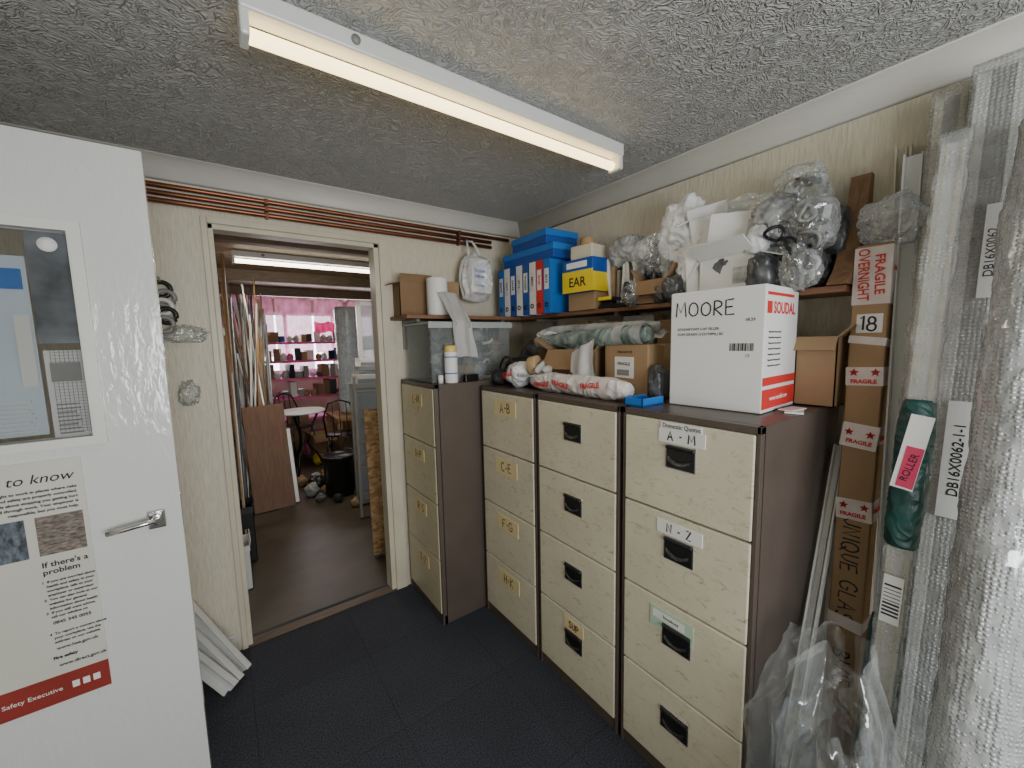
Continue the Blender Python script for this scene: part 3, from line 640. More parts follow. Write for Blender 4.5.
b=NB(); lathe(b,[(.034,0),(.036,.004),(.036,.045),(.036,.13),(.036,.165),(.030,.178),(.016,.185),(.016,.2),(0,.2)])
T=Thing('aerosol_can','white printed can with yellowish cap','can',loc=(1.03,1.988,TZ),bm=b,mats=WCARD)
b=NB(); lathe(b,[(.033,.172),(.034,.176),(.033,.205),(0,.207)]); T.add('cap',b,YELLOWCAP)
for z in(.05,.14): b=NB(); lathe(b,[(.0364,z),(.0366,z+.001),(.0366,z+.006),(.0364,z+.007)]); T.add('printed_band',b,BLUEI)
b=NB(); cyl(b,(0,0,0),(0,0,.045),.014,seg=14); Thing('small_bottle','small white bottle beside printed can','bottle',loc=(.97,2.0,TZ),bm=b,mats=PAPER)
b=NB(); box(b,(0,0,.02),(.09,.03,.04),(0,0,.1),.003); Thing('small_carton','small dark parts packet on cabinet top','packet',loc=(1.15,1.982,TZ),bm=b,mats=BLACK)

# back shelf objects
T=carton('brown cardboard box with open flaps on shelf',(.985,2.325,SZ+.001),.20,.11,.20,0,CARD2,None,True,flapang=(-70,-10,-15,-20))
T=carton('small dented brown box on shelf beside doorway',(1.20,2.33,SZ+.001),.18,.1,.22,4,CARD,TAPE)
b=NB(); lathe(b,[(.018,0),(.06,0),(.062,.01),(.062,.21),(.06,.22),(.018,.22)],seg=32); lathe(b,[(.018,0),(.018,.22),(.015,.22),(.015,0)],mi=1)
T=Thing('paper_towel_roll','upright white paper towel roll on shelf','paper towel roll',loc=(1.085,2.24,SZ+.001),bm=b,mats=[TISSUE,CARD])
b=NB(); 
def drape(u,v):
    z=.14-.38*v
    return V((-.080+.13*u+.02*v+.008*math.sin(8*v),-.07-.010*math.sin(u*10+v*4)-.165*min(1,v*2.1)**1.3+.008*noise.noise(V((u*5,v*5,0))),z-.02*abs(u-.4)))
sheet(b,drape,28,28,.002)
Thing('paper_towel_sheet','loose white paper towel hanging down over shelf edge','paper towel',loc=(1.135,2.245,SZ),bm=b,mats=TISSUE)
b=NB(); 
t_=NB(); bmesh.ops.create_icosphere(t_,subdivisions=5,radius=1)
for v in t_.verts:
    p=v.co.copy(); top=max(0,p.z); m_=max(abs(p.x),abs(p.z)); p=p.lerp(p/m_ if m_>.3 else p,.45); rad=1-.62*top**1.8
    f=1+.06*math.sin(math.atan2(p.y,p.x)*9+p.z*2)*(.2+top)+.10*noise.noise(p*2)
    v.co=V((p.x*.115*rad*f,p.y*.05*rad*f,p.z*.165-.23))
merge(b,t_,None,0,True)
T=Thing('carrier_bag','pale carrier bag with blue print hanging from pipe','bag',loc=(1.41,2.33,2.25),bm=b,mats=BAGW)
for s in(-1,1): b=NB(); tube(b,[(s*.045,0,-.09),(s*.035,.03,-.03),(s*.02,.06,.018),(0,.088,.022)],.008,6); T.add('bag_handle',b,BAGW)
T.text('Value\nIdeas',.035,(0,-.062,-.21),BLUEI); T.text('FIXINGS',.02,(0,-.062,-.29),BLUEI)

# binders
cols=[('light blue',LBLUE),('white',PAPER),('blue',BLUE),('white',PAPER),('blue',BLUE),('white',PAPER),('red',RED),('light blue',LBLUE)]
y=2.29
for n,(cn,m) in enumerate(cols):
    wd=.062 
    T=Thing('lever_arch_binder','%s lever arch binder standing on shelf'%cn,'binder',loc=(1.59,y,SZ+.001),rot=(0,0,-math.pi/2),group='binders on the shelf')
    b=NB(); bx(b,-wd/2+.002,-wd/2+.005,0,.275,0,.315,.001); bx(b,wd/2-.005,wd/2-.002,0,.275,0,.315,.001); bx(b,-wd/2+.002,wd/2-.002,0,.004,0,.315,.0015)
    T.add('cover',b,m)
    b=NB(); bx(b,-wd/2+.008,wd/2-.008,.02,.265,.006,.30); T.add('paper_block',b,PAPER)
    b=NB(); bx(b,-wd/2+.012,wd/2-.012,-.001,.0002,.14,.26); T.add('spine_label',b,PAPER if m is not PAPER else WTAPE)
    b=NB(); tube(b,[(.012*math.cos(a),-.002,.05+.012*math.sin(a)) for a in [k*math.pi/8 for k in range(16)]],.003,6,closed=True); T.add('finger_ring',b,BLACK)
    T.text(['BANK','VAT','SALES','2014','WAGES','MISC','BASE','2015'][n],.026,(0,-.0016,.2),RED if n==6 else INK,rot=-math.pi/2,bold=.0005)
    y-=.067
for (nm,w_,d_,h_,yc,z,rz) in(('wide blue lidded storage box on top of binders',.50,.25,.085,2.02,SZ+.318,-90),('smaller blue lidded box stacked on another',.36,.24,.085,2.0,SZ+.318+.087,-93)):
    T=Thing('storage_box',nm,'box',loc=(1.60,yc,z),rot=(0,0,R(rz)),group='blue storage boxes')
    b=NB(); bx(b,-w_/2,w_/2,0,d_,0,h_,.003); T.add('body',b,BLUE)
    b=NB(); bx(b,-w_/2-.005,w_/2+.005,-.005,d_+.005,h_*.55,h_+.001,.003); T.add('lid',b,LBLUE)
T=carton('low brown carton on shelf',(1.65,1.60,SZ+.001),.20,.2,.095,-90,CARD,None)
T=carton('blue and yellow printed carton stacked on shelf',(1.62,1.60,SZ+.1),.22,.2,.175,-88,BLUE,None)
b=NB(); bx(b,-.111,.111,-.001,.001,0,.115); T.add('yellow_band',b,YEL)
b=NB(); bx(b,.1095,.1107,0,.2,0,.10); T.add('yellow_band',b,YEL)
T.text('EAR',.07,(0,-.0016,.052),INK,bold=.001)
b=NB(); bx(b,-.08,.07,-.0014,-.0004,.13,.162); T.add('white_panel',b,PAPER)
T=carton('small cream box on top of printed carton',(1.65,1.60,SZ+.278),.15,.12,.075,-85,FRAMEC,None)
b=NB(); lathe(b,[(.038,0),(.04,.004),(.04,.04),(.034,.046),(0,.047)]); Thing('tape_tin','round brown lidded tin on box','tin',loc=(1.70,1.60,SZ+.356),bm=b,mats=CARD)
b=NB(); bx(b,-.03,.03,-.045,.045,0,.012,.003); box(b,(-.005,0,.04),(.045,.09,.014),(0,.35,0),.004); bx(b,-.02,.02,-.04,.04,.012,.032,.003)
T=Thing('hole_punch','black and yellow desk hole punch','hole punch',loc=(1.69,1.44,SZ+.001),bm=b,mats=BLACK)
b=NB(); box(b,(-.03,0,.05),(.012,.09,.02),(0,.35,0),.004); T.add('lever',b,YEL)
b=NB(); bx(b,-.02,.02,-.05,.05,0,.02,.004); box(b,(0,0,.04),(.03,.10,.018),(.18,0,0),.004); Thing('stapler','black desk stapler on shelf edge','stapler',loc=(1.67,1.34,SZ+.001),bm=b,mats=BLACK)
for k in range(4):
    b=NB(); h=.27-.035*(k%3); bx(b,0,.12,-.008,.008,0,h,.002)
    Thing('document_folder',['upright white paper folder packed on shelf','upright cardboard folder packed on shelf'][k%3==1],'folder',loc=(1.75,1.475-k*.024,SZ+.002),rot=(R(-4+3*k),R(-2),R(3*k)),bm=b,mats=[PAPER,CARD,GREYP][k%3],group='upright paper folders')
for k in range(5):
    b=NB(); cyl(b,(0,0,0),(.02-.012*k,.02*(k%3)-.02,.30-.02*k),.009+.003*(k%2),seg=10)
    Thing('sealant_nozzle',['thin white plastic tube standing on shelf','thin grey plastic tube standing on shelf'][k%2],'tube',loc=(1.75+.015*(k%2),1.39-k*.022,SZ+.004),bm=b,mats=[UPVC,GREYP][k%2],group='thin plastic tubes')
T=carton('open brown carton holding tins on shelf',(1.66,1.16,SZ+.001),.16,.17,.11,-90,CARD2,None,True,flapang=(70,80,60,60))
for k in range(4):
    b=NB(); lathe(b,[(.018,0),(.02,.003),(.02,.12),(.018,.125),(.008,.14),(.006,.19),(0,.19)],seg=16)
    Thing('sealant_cartridge','upright sealant cartridge in brown carton','cartridge',loc=(1.70+.04*(k%2),1.10+k*.034,SZ+.007),bm=b,mats=[GREYP,PAPER,BLACK,YEL][k],group='sealant cartridges')
parts_bag('clear bag of fittings heaped on brown carton',(1.76,1.20,SZ+.13),(.10,.12,.12),21,36)
bag('crumpled bag of black seals on shelf',(1.80,1.30,SZ+.01),(.07,.065,.14),BAGG,22,sub=4)
parts_bag('small clear fittings bag at shelf edge',(1.67,1.275,SZ+.005),(.055,.05,.065),25,14)
bag('cloudy bag piled above folders',(1.79,1.38,SZ+.22),(.08,.11,.09),BAGM,27)
bag('dark bag wedged behind thin plastic tubes',(1.81,1.40,SZ+.02),(.05,.08,.13),BAGG,38,sub=4)
bag('white wrapping bag piled high beside fittings',(1.80,1.27,SZ+.24),(.06,.07,.06),BAGW,39,sub=4,amp=.8)
bag('bundled pale plastic packaging on shelf',(1.76,.99,SZ),(.10,.085,.14),BAGW,31)
bag('small grey fittings bag on shelf edge',(1.66,1.04,SZ),(.05,.05,.065),BAGG,32,sub=4)
bag('dark packet squeezed on front of shelf',(1.665,1.11,SZ+.005),(.035,.035,.05),BAGG,35,sub=4)
bag('stiff white crumpled bag leaning on shelf clutter',(1.75,1.04,SZ+.18),(.06,.12,.16),BAGW,36,amp=.8)
bag('grey bag tucked behind leaning white bag',(1.81,1.14,SZ+.22),(.05,.06,.10),BAGG,52,sub=4)
# white cartons
T=carton('open white cardboard box on shelf',(1.625,.80,SZ+.001),.23,.21,.15,-97,WCARD,None,True,flapang=(-30,80,-50,-20))
b=NB(); bx(b,.03,.09,-.0008,.0005,.04,.10); T.add('label_card',b,GLAB)
bag('dark seals spilling from open white carton',(1.70,.80,SZ+.07),(.08,.09,.09),BAGG,53,sub=4)
T=carton('narrow white box standing on shelf',(1.65,.945,SZ+.001),.055,.17,.21,-84,WCARD,None,roll=-4)
T=carton('white box tipped across open carton',(1.66,.77,SZ+.185),.24,.16,.13,-78,WCARD,None,roll=6)
b=NB(); bx(b,.02,.10,-.0008,.0005,.02,.10); T.add('label_card',b,GLAB)
T=carton('small torn white box perched on top',(1.72,.91,SZ+.23),.15,.11,.12,-65,WCARD,None,True,flapang=(-40,60,-10,-30),roll=-8)
bag('grey wrapping crammed between white boxes',(1.76,.85,SZ+.14),(.07,.06,.07),BAGG,54,sub=4)
bag('pale film scrap on top of white box',(1.74,.76,SZ+.325),(.07,.09,.035),CLEAR2,55,sub=4,amp=.9)
parts_bag('stuffed clear bag of dark fittings on shelf',(1.70,.60,SZ+.002),(.10,.085,.10),40,40)
bag('small grey plastic bag beside end board',(1.79,.54,SZ+.002),(.075,.05,.10),BAGG,41)
parts_bag('clear bag of fittings hanging over shelf edge',(1.61,.545,SZ+.002),(.06,.06,.07),42,22)
parts_bag('clear bag of grey fittings piled on heap',(1.71,.63,SZ+.165),(.10,.085,.09),43,40)
parts_bag('clear bag of black seals piled on heap',(1.68,.53,SZ+.14),(.085,.07,.09),44,36)
parts_bag('loose bag of grey seals at top of heap',(1.74,.58,SZ+.28),(.08,.08,.07),46,30)
bag('grey fittings bag in front of heap',(1.61,.66,SZ+.002),(.055,.05,.075),BAGG,45,sub=4)
bag('grey plastic packet draped over heap',(1.67,.66,SZ+.24),(.07,.06,.05),BAGM,47,sub=4,amp=.8)
bag('dark grey packet beside curved bracket',(1.76,.49,SZ+.12),(.05,.04,.09),BAGG,48,sub=4)
bag('pale packet between white box and heap',(1.63,.69,SZ+.14),(.045,.04,.06),BAGW,49,sub=4)
bag('clear crumpled bag on top of fittings bags',(1.75,.60,SZ+.37),(.06,.08,.045),CLEAR2,51,amp=.8)
for k in range(5):
    b=NB(); c=[(1.59,.62,SZ+.19),(1.62,.52,SZ+.16),(1.60,.57,SZ+.13),(1.60,.53,SZ+.24),(1.61,.66,SZ+.10)][k]
    r=.024+.006*(k%3)
    tube(b,[(r*math.cos(a),r*1.2*math.sin(a),.010*math.sin(2*a)) for a in [j*math.pi/10 for j in range(20)]],.006,8,closed=True)
    Thing('cable_coil','dark rubber gasket coil on grey bags','cable',loc=c,rot=(R(40*k),R(60-25*(k%3)),0),bm=b,mats=[BLACK,GREYP][k%2],group='gasket coils')

# ---------------------------------------------------------------- tall leaning items
def lean(name,label,cat,p0,p1,build,mats,group=None,spin=0):
    p0=V(p0);p1=V(p1); d=p1-p0; q=V((0,0,1)).rotation_difference(d.normalized())
    if spin: q=q@Matrix.Rotation(R(spin),3,'Z').to_quaternion()
    b=NB(); build(b,d.length)
    T=Thing(name,label,cat,loc=p0,quat=q,bm=b,mats=mats,group=group); T.L=d.length; return T
def channel(w,t=.012,l=.03):
    def f(b,L):
        bx(b,-.002,.004,-w/2,w/2,0,L,.001); bx(b,-l,.004,-w/2,-w/2+.005,0,L,.001); bx(b,-l,.004,w/2-.005,w/2,0,L,.001); bx(b,-l*.5,.004,-w*.15,-w*.15+.004,0,L,.001)
    return f
T=lean('cardboard_tube_box','tall narrow brown carton bound with printed tape','box',(1.66,.365,.002),(1.75,.375,1.88),lambda b,L:bx(b,-.045,.045,-.045,.045,0,L,.004),CARD)
for z0,z1,a in((.60,.64,.05),(.98,1.05,-.06),(1.22,1.30,.09),(1.43,1.49,-.04),(1.69,1.872,.0),(1.56,1.585,.12)):
    b=NB(); box(b,(0,0,(z0+z1)/2),(.094,.094,z1-z0),(a,a*.5,0)); T.add('tape_band',b,WTAPE)
T.text('OVERNIGHT',.040,(-.0485,.022,1.785),RED,'red_lettering',face='x-',rot=-math.pi/2+.04,bold=.0006,maxw=.165); T.text('FRAGILE',.034,(-.0485,-.018,1.783),RED,'red_lettering',face='x-',rot=-math.pi/2+.04,bold=.0006,maxw=.165)
for z,a in((1.015,-.06),(1.26,.09),(1.46,-.04)):
    for yv in(-.028,.026): b=NB(); star(b,(-.0495,yv,z+.012+yv*a),.014); T.add('red_star',b,RED)
    T.text('FRAGILE',.018,(-.0495,0,z-.018),RED,'red_lettering',face='x-',bold=.0006,maxw=.08,rot=-a)
for z in(1.02,1.26,1.80): T.text('FRAGILE',.02,(0,-.0505,z),RED,'red_lettering',face='y-',bold=.0006,maxw=.08)
b=NB(); bx(b,-.0462,-.0450,-.035,.03,1.60,1.66); T.add('label_card',b,PAPER)
T.write('18',.045,(-.0463,0,1.63),INK,face='x-',r=.003)
T.write('UNIQUE GLASS',.046,(-.0452,.0,.79),INK,face='x-',rot=-math.pi/2,r=.0026); T.write('BW15',.045,(-.0452,0,.46),INK,face='x-',rot=-math.pi/2,r=.0026)
lean('plastic_profile','long white window profile leaning against wall','profile',(1.60,.245,.002),(1.80,.305,2.15),channel(.065),UPVC,'leaning window profiles')
lean('plastic_profile','cream narrow profile leaning against wall','profile',(1.74,.27,.002),(1.86,.35,2.2),channel(.04),CREAMP,'leaning window profiles')
lean('wooden_batten','brown wooden batten leaning among profiles','batten',(1.70,.22,.002),(1.85,.27,1.75),lambda b,L:bx(b,-.01,.01,-.02,.02,0,L,.001),DKWOOD,'leaning window profiles')
lean('plastic_profile','thin white strip leaning beside cabinet','profile',(1.33,.430,.002),(1.78,.440,1.2),channel(.035),UPVC,'leaning window profiles')
lean('plastic_profile','broad white profile packed into the corner','profile',(1.55,.09,.002),(1.85,.10,2.30),channel(.10),UPVC,'leaning window profiles')
lean('plastic_profile','broad cream profile packed into the corner','profile',(1.62,.19,.002),(1.86,.19,2.30),channel(.12),CREAMP,'leaning window profiles')
def flatpack(w,th=.03,seed=0,a=1.0):
    def f(b,L):
        t=NB(); n=110; m=10; rings=[]
        per=[]
        for i in range(m): per.append((-th/2,-w/2+w*i/m))
        for i in range(3): per.append((-th/2+th*i/3,w/2))
        for i in range(m): per.append((th/2,w/2-w*i/m))
        for i in range(3): per.append((th/2-th*i/3,-w/2))
        for k in range(n+1):
            z=L*k/n; rr=[]
            for x,y in per:
                p=V((x*20,y*20,z*12+seed)); d=a*(.002*noise.noise(p)+.003*max(0,1-abs(noise.noise(p*1.7+V((3,0,0))))*4)+.004*max(0,1-abs(noise.noise(V((seed,z*5,0))))*6))
                l=math.hypot(x,y)+1e-6; rr.append(t.verts.new((x+d*(1 if x>0 else -1),y+d*y/l*.8,z)))
            rings.append(rr)
        M=len(per)
        for A,B in zip(rings,rings[1:]):
            for k in range(M): t.faces.new((A[k],A[(k+1)%M],B[(k+1)%M],B[k]))
        t.faces.new(rings[0][::-1]); t.faces.new(rings[-1]); bmesh.ops.recalc_face_normals(t,faces=t.faces)
        merge(b,t,None,0,True)
    return f
def core(T,w,th,m,m2=None):
    L=T.L-.03
    b=NB(); bx(b,-th/2,th/2,-w/2,w/2,.01,L,.002); T.add('wrapped_length',b,m,'profile inside the wrap')
    b=NB(); bx(b,-th/2-.004,-th/2,-w/2,-w/2+w*.22,.01,L,.001); T.add('profile_lip',b,m2 or m)
    b=NB(); bx(b,-th/2-.004,-th/2,w/2-w*.3,w/2,.01,L,.001); T.add('profile_lip',b,m2 or m)
T=lean('wrapped_profile','bubble wrapped flat profile bundle leaning on wall','wrapped bundle',(1.50,.235,.002),(1.80,.245,2.31),flatpack(.080,.03,3),BUB2)
core(T,.066,.018,GREYP,CREAMP)
b=NB(); bx(b,-.024,-.021,-.03,.02,1.66,1.84); T.add('metal_plate',b,ALU,'grey metal plate')
T=lean('wrapped_profile','wide bubble wrapped profile reaching the ceiling','wrapped bundle',(1.44,.160,.002),(1.77,.150,2.33),flatpack(.105,.03,11),BUB)
core(T,.090,.018,GREYP,UPVC)
b=NB(); bx(b,-.0245,-.022,-.040,-.005,1.70,1.95); T.add('label_card',b,PAPER); T.text('DB16X0062',.026,(-.025,-.022,1.82),INK,face='x-',rot=math.pi/2)
b=NB(); bx(b,-.0245,-.022,-.035,.02,1.10,1.42); T.add('label_card',b,PAPER); T.text('DB16X0062-1-1',.03,(-.025,-.008,1.26),INK,face='x-',rot=math.pi/2,bold=.0004)
T=lean('bubble_wrap_roll','tall narrow roll of bubble wrap leaning in corner','bubble wrap roll',(1.20,.058,.002),(1.60,.040,2.10),lambda b,L:wrinkled_roll(b,L,.070,5,.08,64,150,pinch=.15),BUBR)
for z in(.5,1.1,1.62): b=NB(); cyl(b,(0,0,z),(0,0,z+.045),.0748,seg=32,caps=False); T.add('tape_band',b,CLEAR2)
T=lean('wrapped_profile','slim film wrapped bundle with dark teal sleeve','wrapped bundle',(1.32,.235,.002),(1.60,.205,2.12),flatpack(.058,.024,21),BUB)
core(T,.046,.012,UPVC,CREAMP)
b=NB(); wrinkled_roll(b,.40,.037,15,.08,32,50,pinch=.12,z0=1.03); T.add('green_sleeve',b,GREEN,'dark teal plastic sleeve')
b=NB(); box(b,(-.0395,-.004,1.29),(.003,.045,.20),(.12,0,0)); T.add('label_card',b,PAPER)
b=NB(); box(b,(-.0415,-.004,1.25),(.0015,.034,.11),(.12,0,0)); T.add('pink_sticker',b,mat('pink_red_label',(.62,.05,.13),.5))
T.text('ROLLER',.022,(-.043,-.004,1.25),INK,face='x-',rot=R(76))
b=NB(); bx(b,-.022,-.019,-.02,.02,.82,.95); T.add('label_card',b,PAPER)
b=NB()
for k in range(9): bx(b,-.0226,-.0218,-.017,.017,.84+k*.01,.84+k*.01+random.choice([.002,.005]))
T.add('barcode',b,INK)
T=lean('green_wrapped_roll','short dark teal sleeve roll standing on floor','roll',(1.44,.265,.002),(1.46,.250,.80),lambda b,L:wrinkled_roll(b,L,.024,17,.10,24,40,pinch=.2),GREEN)
def filmf(r0,H,seed,a0=0,a1=2*math.pi):
    def f(u,v):
        a=a0+(a1-a0)*u; c=V((math.cos(a)*1.3+seed,math.sin(a)*1.3,v*2.0))
        w=math.sin(math.pi*min(1,v*1.02))
        r=r0*(.85+.35*w-.30*v)+.075*noise.noise(c)+.02*math.sin(a*5+v*3+seed)*(.4+v*.6)+.022*max(0,1-abs(noise.noise(c*1.7))*3.2)
        return V((r*math.cos(a),r*math.sin(a)*.8,H*(v-.10*max(0,v-.75)*4)+.07*noise.noise(c*1.2)*(1 if v>.1 else 0)))
    return f
for k,(r0,H,seed,x,y,l) in enumerate([(.16,.88,4,1.23,.30,'large looped clear polythene sheet on floor beside cabinet'),(.11,.70,33,1.17,.27,'inner crumple of clear polythene by cabinet'),(.12,.62,9,1.09,.17,'clear looped film gathered round foot of roll'),(.13,.50,19,1.02,.27,'loose clear polythene spilling across carpet')]):
    b=NB(); sheet(b,filmf(r0,H,seed,.3*k,5.9+.1*k),120,90,0)
    Thing('polythene_sheet',l,'plastic sheet',loc=(x,y,.004),bm=b,mats=CLEAR)
b=NB(); sheet(b,lambda u,v:V((-.10+.02*math.sin(9*v)+.03*noise.noise(V((u*3,v*6,3))),-.15+.22*u+.05*noise.noise(V((u*3,v*5,0))),(.78+.10*math.sin(u*5))*v+.02*math.sin(8*u))),60,90,0)
Thing('polythene_sheet','long clear film draped down the leaning rolls','plastic sheet',loc=(1.28,.10,.004),rot=(0,R(10),0),bm=b,mats=CLEAR)
bag('crumpled clear bag perched on tall carton',(1.725,.345,1.885),(.075,.075,.08),CLEAR2,71,amp=.8)

# ---------------------------------------------------------------- by the doorway
for k,(p0,p1) in enumerate([((-.05,2.20,.015),(-.30,2.42,.36)),((-.07,2.17,.015),(-.36,2.40,.34)),((-.02,2.26,.015),(-.24,2.43,.38))]):
    lean('plastic_profile','short white moulded profile leaning in corner','profile',p0,p1,channel(.07),UPVC,'short white profiles',spin=60)
T=Thing('wall_hook','small metal hook with hanging tape rolls','hook',loc=(-.19,YB-.001,1.90)); b=NB(); tube(b,[(0,0,0),(0,-.07,0),(0,-.085,.01)],.005); T.add('hook',b,GREYP)
for k in range(5):
    b=NB(); tube(b,[(.033*math.cos(a),0,.033*math.sin(a)) for a in [j*math.pi/12 for j in range(24)]],.010,8,closed=True)
    Thing('tape_roll','dark ring of tape hanging on wall hook','tape',loc=(-.19+.012*(k%2),YB-.022-.013*k,1.865-.04*k),bm=b,mats=[BLACK,GREYP,UPVC][k%3],group='hanging tape rolls')
b=NB(); blob(b,(0,0,0),(.08,.03,.04),80,5,.9,2.2); Thing('plastic_bag','small crumpled clear bag taped to wallpaper','bag',loc=(-.12,YB-.03,1.66),bm=b,mats=CLEAR2)
b=NB(); blob(b,(0,0,0),(.04,.02,.06),81,5,.9,2.2); Thing('plastic_bag','tiny torn clear bag on wallpaper','bag',loc=(-.13,YB-.02,1.38),bm=b,mats=CLEAR2)

# ---------------------------------------------------------------- workshop
for k in range(150):
    y0=random.uniform(4.6,5.9); f0=random.uniform(.022,.085); x0=f0*y0; f1=random.uniform(.002,.090)*.8+.2*f0; L=random.uniform(1.5,2.28)
    if k<10: y0=random.uniform(3.3,4.2); f0=random.uniform(.012,.026); x0=f0*y0; f1=random.uniform(.004,.03)
    dy=random.uniform(-.05,.40); x1=f1*(y0+dy)
    b=NB()
    if k%2: cyl(b,(0,0,0),(x1-x0,dy,L),random.choice([.005,.007,.010]),seg=8)
    else:
        n=NB(); bmesh.ops.create_cube(n,size=1); bmesh.ops.scale(n,vec=(random.choice([.012,.018,.028]),.012,L),verts=n.verts); bmesh.ops.translate(n,vec=(0,0,L/2),verts=n.verts)
        q=V((0,0,1)).rotation_difference(V((x1-x0,dy,L)).normalized()).to_matrix().to_4x4(); merge(b,n,q)
    j=(k*7)%5
    Thing('metal_rod' if j%2==0 else 'wood_strip',['long grey metal rod leaning against workshop wall','long brown wooden strip leaning against workshop wall','long cream plastic trim leaning against workshop wall','pale pine strip leaning against workshop wall','dark metal rod leaning against workshop wall'][j],'rod' if j%2==0 else 'strip',loc=(x0,y0,.015),bm=b,mats=[ALU,DKWOOD,[CREAMP,MGREY][k%2],PINE,MGREY][j],group='strips leaning in the workshop')
lean('leaning_board','wide reddish brown wooden board leaning in workshop','board',(.325,4.42,.01),(.300,4.58,1.02),lambda b,L:bx(b,-.175,.175,-.01,.01,0,L,.002),DKWOOD)
lean('plastic_profile','white profile standing beside brown panel','profile',(.54,4.5,.01),(.52,4.65,.75),channel(.035),UPVC,'workshop profiles')
lean('osb_board','rough chipboard sheet leaning by doorway','board',(1.02,2.95,.01),(1.05,3.1,1.1),lambda b,L:bx(b,-.20,.25,-.01,.01,0,L,.001),OSB)
def frame(b,L):
    bx(b,-.2,-.15,-.02,.02,0,L,.003,0); bx(b,.15,.2,-.02,.02,0,L,.003,0); bx(b,-.2,.2,-.02,.02,0,.05,.003,0); bx(b,-.2,.2,-.02,.02,L-.05,L,.003,0); bx(b,-.15,.15,-.004,.004,.05,L-.05,0,1); bx(b,-.15,.15,-.008,.008,L*.5,L*.5+.03,.002,0)
for k in range(4): lean('window_frame','grey framed glazed unit leaning in workshop','window unit',(1.18+.06*k,4.0+.14*k,.01),(1.22+.06*k,4.15+.14*k,1.2+.08*k),frame,[[ALU,UPVC][k%2],WINDG],'stacked glazed units')
lean('window_frame','tall glazed unit standing in workshop','window unit',(1.52,4.85,.01),(1.54,4.95,2.1),frame,[UPVC,WINDG])
T=Thing('step_ladder','grey metal ladder leaning beside glazed units','ladder',loc=(.94,3.70,.005),rot=(R(-10),R(3),0))
for sx in(0,.24): b=NB(); bx(b,sx-.010,sx+.010,-.02,.02,0,1.30,.003); T.add('rail',b,ALU)
for k in range(5): b=NB(); bx(b,0,.24,-.02,.02,.2+.24*k,.220+.24*k,.002); T.add('rung',b,ALU)
b=NB(); wrinkled_roll(b,1.5,.17,33,.06,32,30); Thing('insulation_roll','tall pale foil bubble insulation roll','insulation roll',loc=(1.50,6.0,.62),bm=b,mats=SILVER)
T=Thing('work_bench','low wooden bench under silver roll','bench',loc=(1.55,6.0,0)); b=NB(); bx(b,-.35,.5,-.35,.35,.57,.615,.004); T.add('top',b,PINE)
for sx in(-.31,.46):
    for sy in(-.3,.3): b=NB(); bx(b,sx-.03,sx+.03,sy-.03,sy+.03,0,.57,.003); T.add('leg',b,PINE)
b=NB(); lathe(b,[(.0,.012),(.14,.0),(.15,.01),(.165,.40),(.175,.41),(.175,.43),(.16,.432),(.155,.41),(0,.405)])
Thing('black_bin','black round plastic tub standing on brown floor','tub',loc=(.95,4.5,.001),bm=b,mats=BLACK)
T=Thing('round_table','small round white topped bistro table','table',loc=(.76,5.45,0)); b=NB(); lathe(b,[(0,.78),(.25,.78),(.265,.79),(.265,.80),(.25,.81),(0,.81)],seg=32); T.add('table_top',b,PAPER)
for k in range(3):
    a=k*2.094; b=NB(); tube(b,[(.24*math.cos(a),.24*math.sin(a),.01),(.14*math.cos(a),.14*math.sin(a),.25),(.04*math.cos(a),.04*math.sin(a),.4),(.1*math.cos(a),.1*math.sin(a),.6),(.18*math.cos(a),.18*math.sin(a),.775)],.014); T.add('leg',b,BLACK)
def chair(loc,rz):
    T=Thing('metal_chair','black metal folding bistro chair','chair',loc=loc,rot=(0,0,R(rz)),group='bistro chairs')
    b=NB(); lathe(b,[(0,.44),(.19,.44),(.20,.45),(.19,.462),(0,.465)]); T.add('seat',b,BLACK)
    for sx in(-1,1):
        for sy in(-1,1): b=NB(); tube(b,[(sx*.20,sy*.2,.01),(sx*.15,sy*.13,.44)],.011); T.add('leg',b,BLACK)
    b=NB(); tube(b,[(-.17,.16,.44),(-.19,.2,.7),(-.12,.22,.88),(0,.225,.92),(.12,.22,.88),(.19,.2,.7),(.17,.16,.44)],.011)
    for x in(-.08,0,.08): tube(b,[(x,.17,.45),(x,.215,.88)],.006)
    T.add('backrest',b,BLACK)
chair((1.22,5.45,0),160); chair((.80,6.35,0),30)
T=Thing('shelving_unit','tall open shelving with bright pink shelves','shelving',loc=(1.05,7.3,0))
for sx in(-.6,.6): b=NB(); bx(b,sx-.02,sx+.02,-.2,.2,0,2.0,.003); T.add('upright',b,PINE)
SHZ=[.4,.75,1.05,1.33,1.62]
for z in SHZ: b=NB(); bx(b,-.6,.6,-.21,.2,z,z+.035,.003); T.add('shelf',b,PINK)
for k in range(48):
    z=SHZ[1+k%4]+.037; w_=random.uniform(.09,.15); h=random.uniform(.08,.24); x=1.05-.54+.098*(k//4)+random.uniform(-.01,.01)
    mm=random.choice([CARD,BLUE,PAPER,CARD2,BLACK,GREYP,CARD,CARD2,BLACK])
    if k%5<3: carton('small stored box on pink shelving',(x,7.10+random.uniform(0,.08),z),w_-.03,.2,h,random.uniform(-14,14),mm,None,False,'stored_box',group='boxes on pink shelving')
    else:
        s=.052; b=NB(); blob(b,(0,0,s*.8),(s,s,s*random.uniform(.8,1.6)),k,4); Thing('stored_bundle','crumpled bundle stored on pink shelving','bundle',loc=(x,7.16,z),bm=b,mats=random.choice([BAGG,BAGW,BAGM,PINK,CARD]),group='bundles on pink shelving')
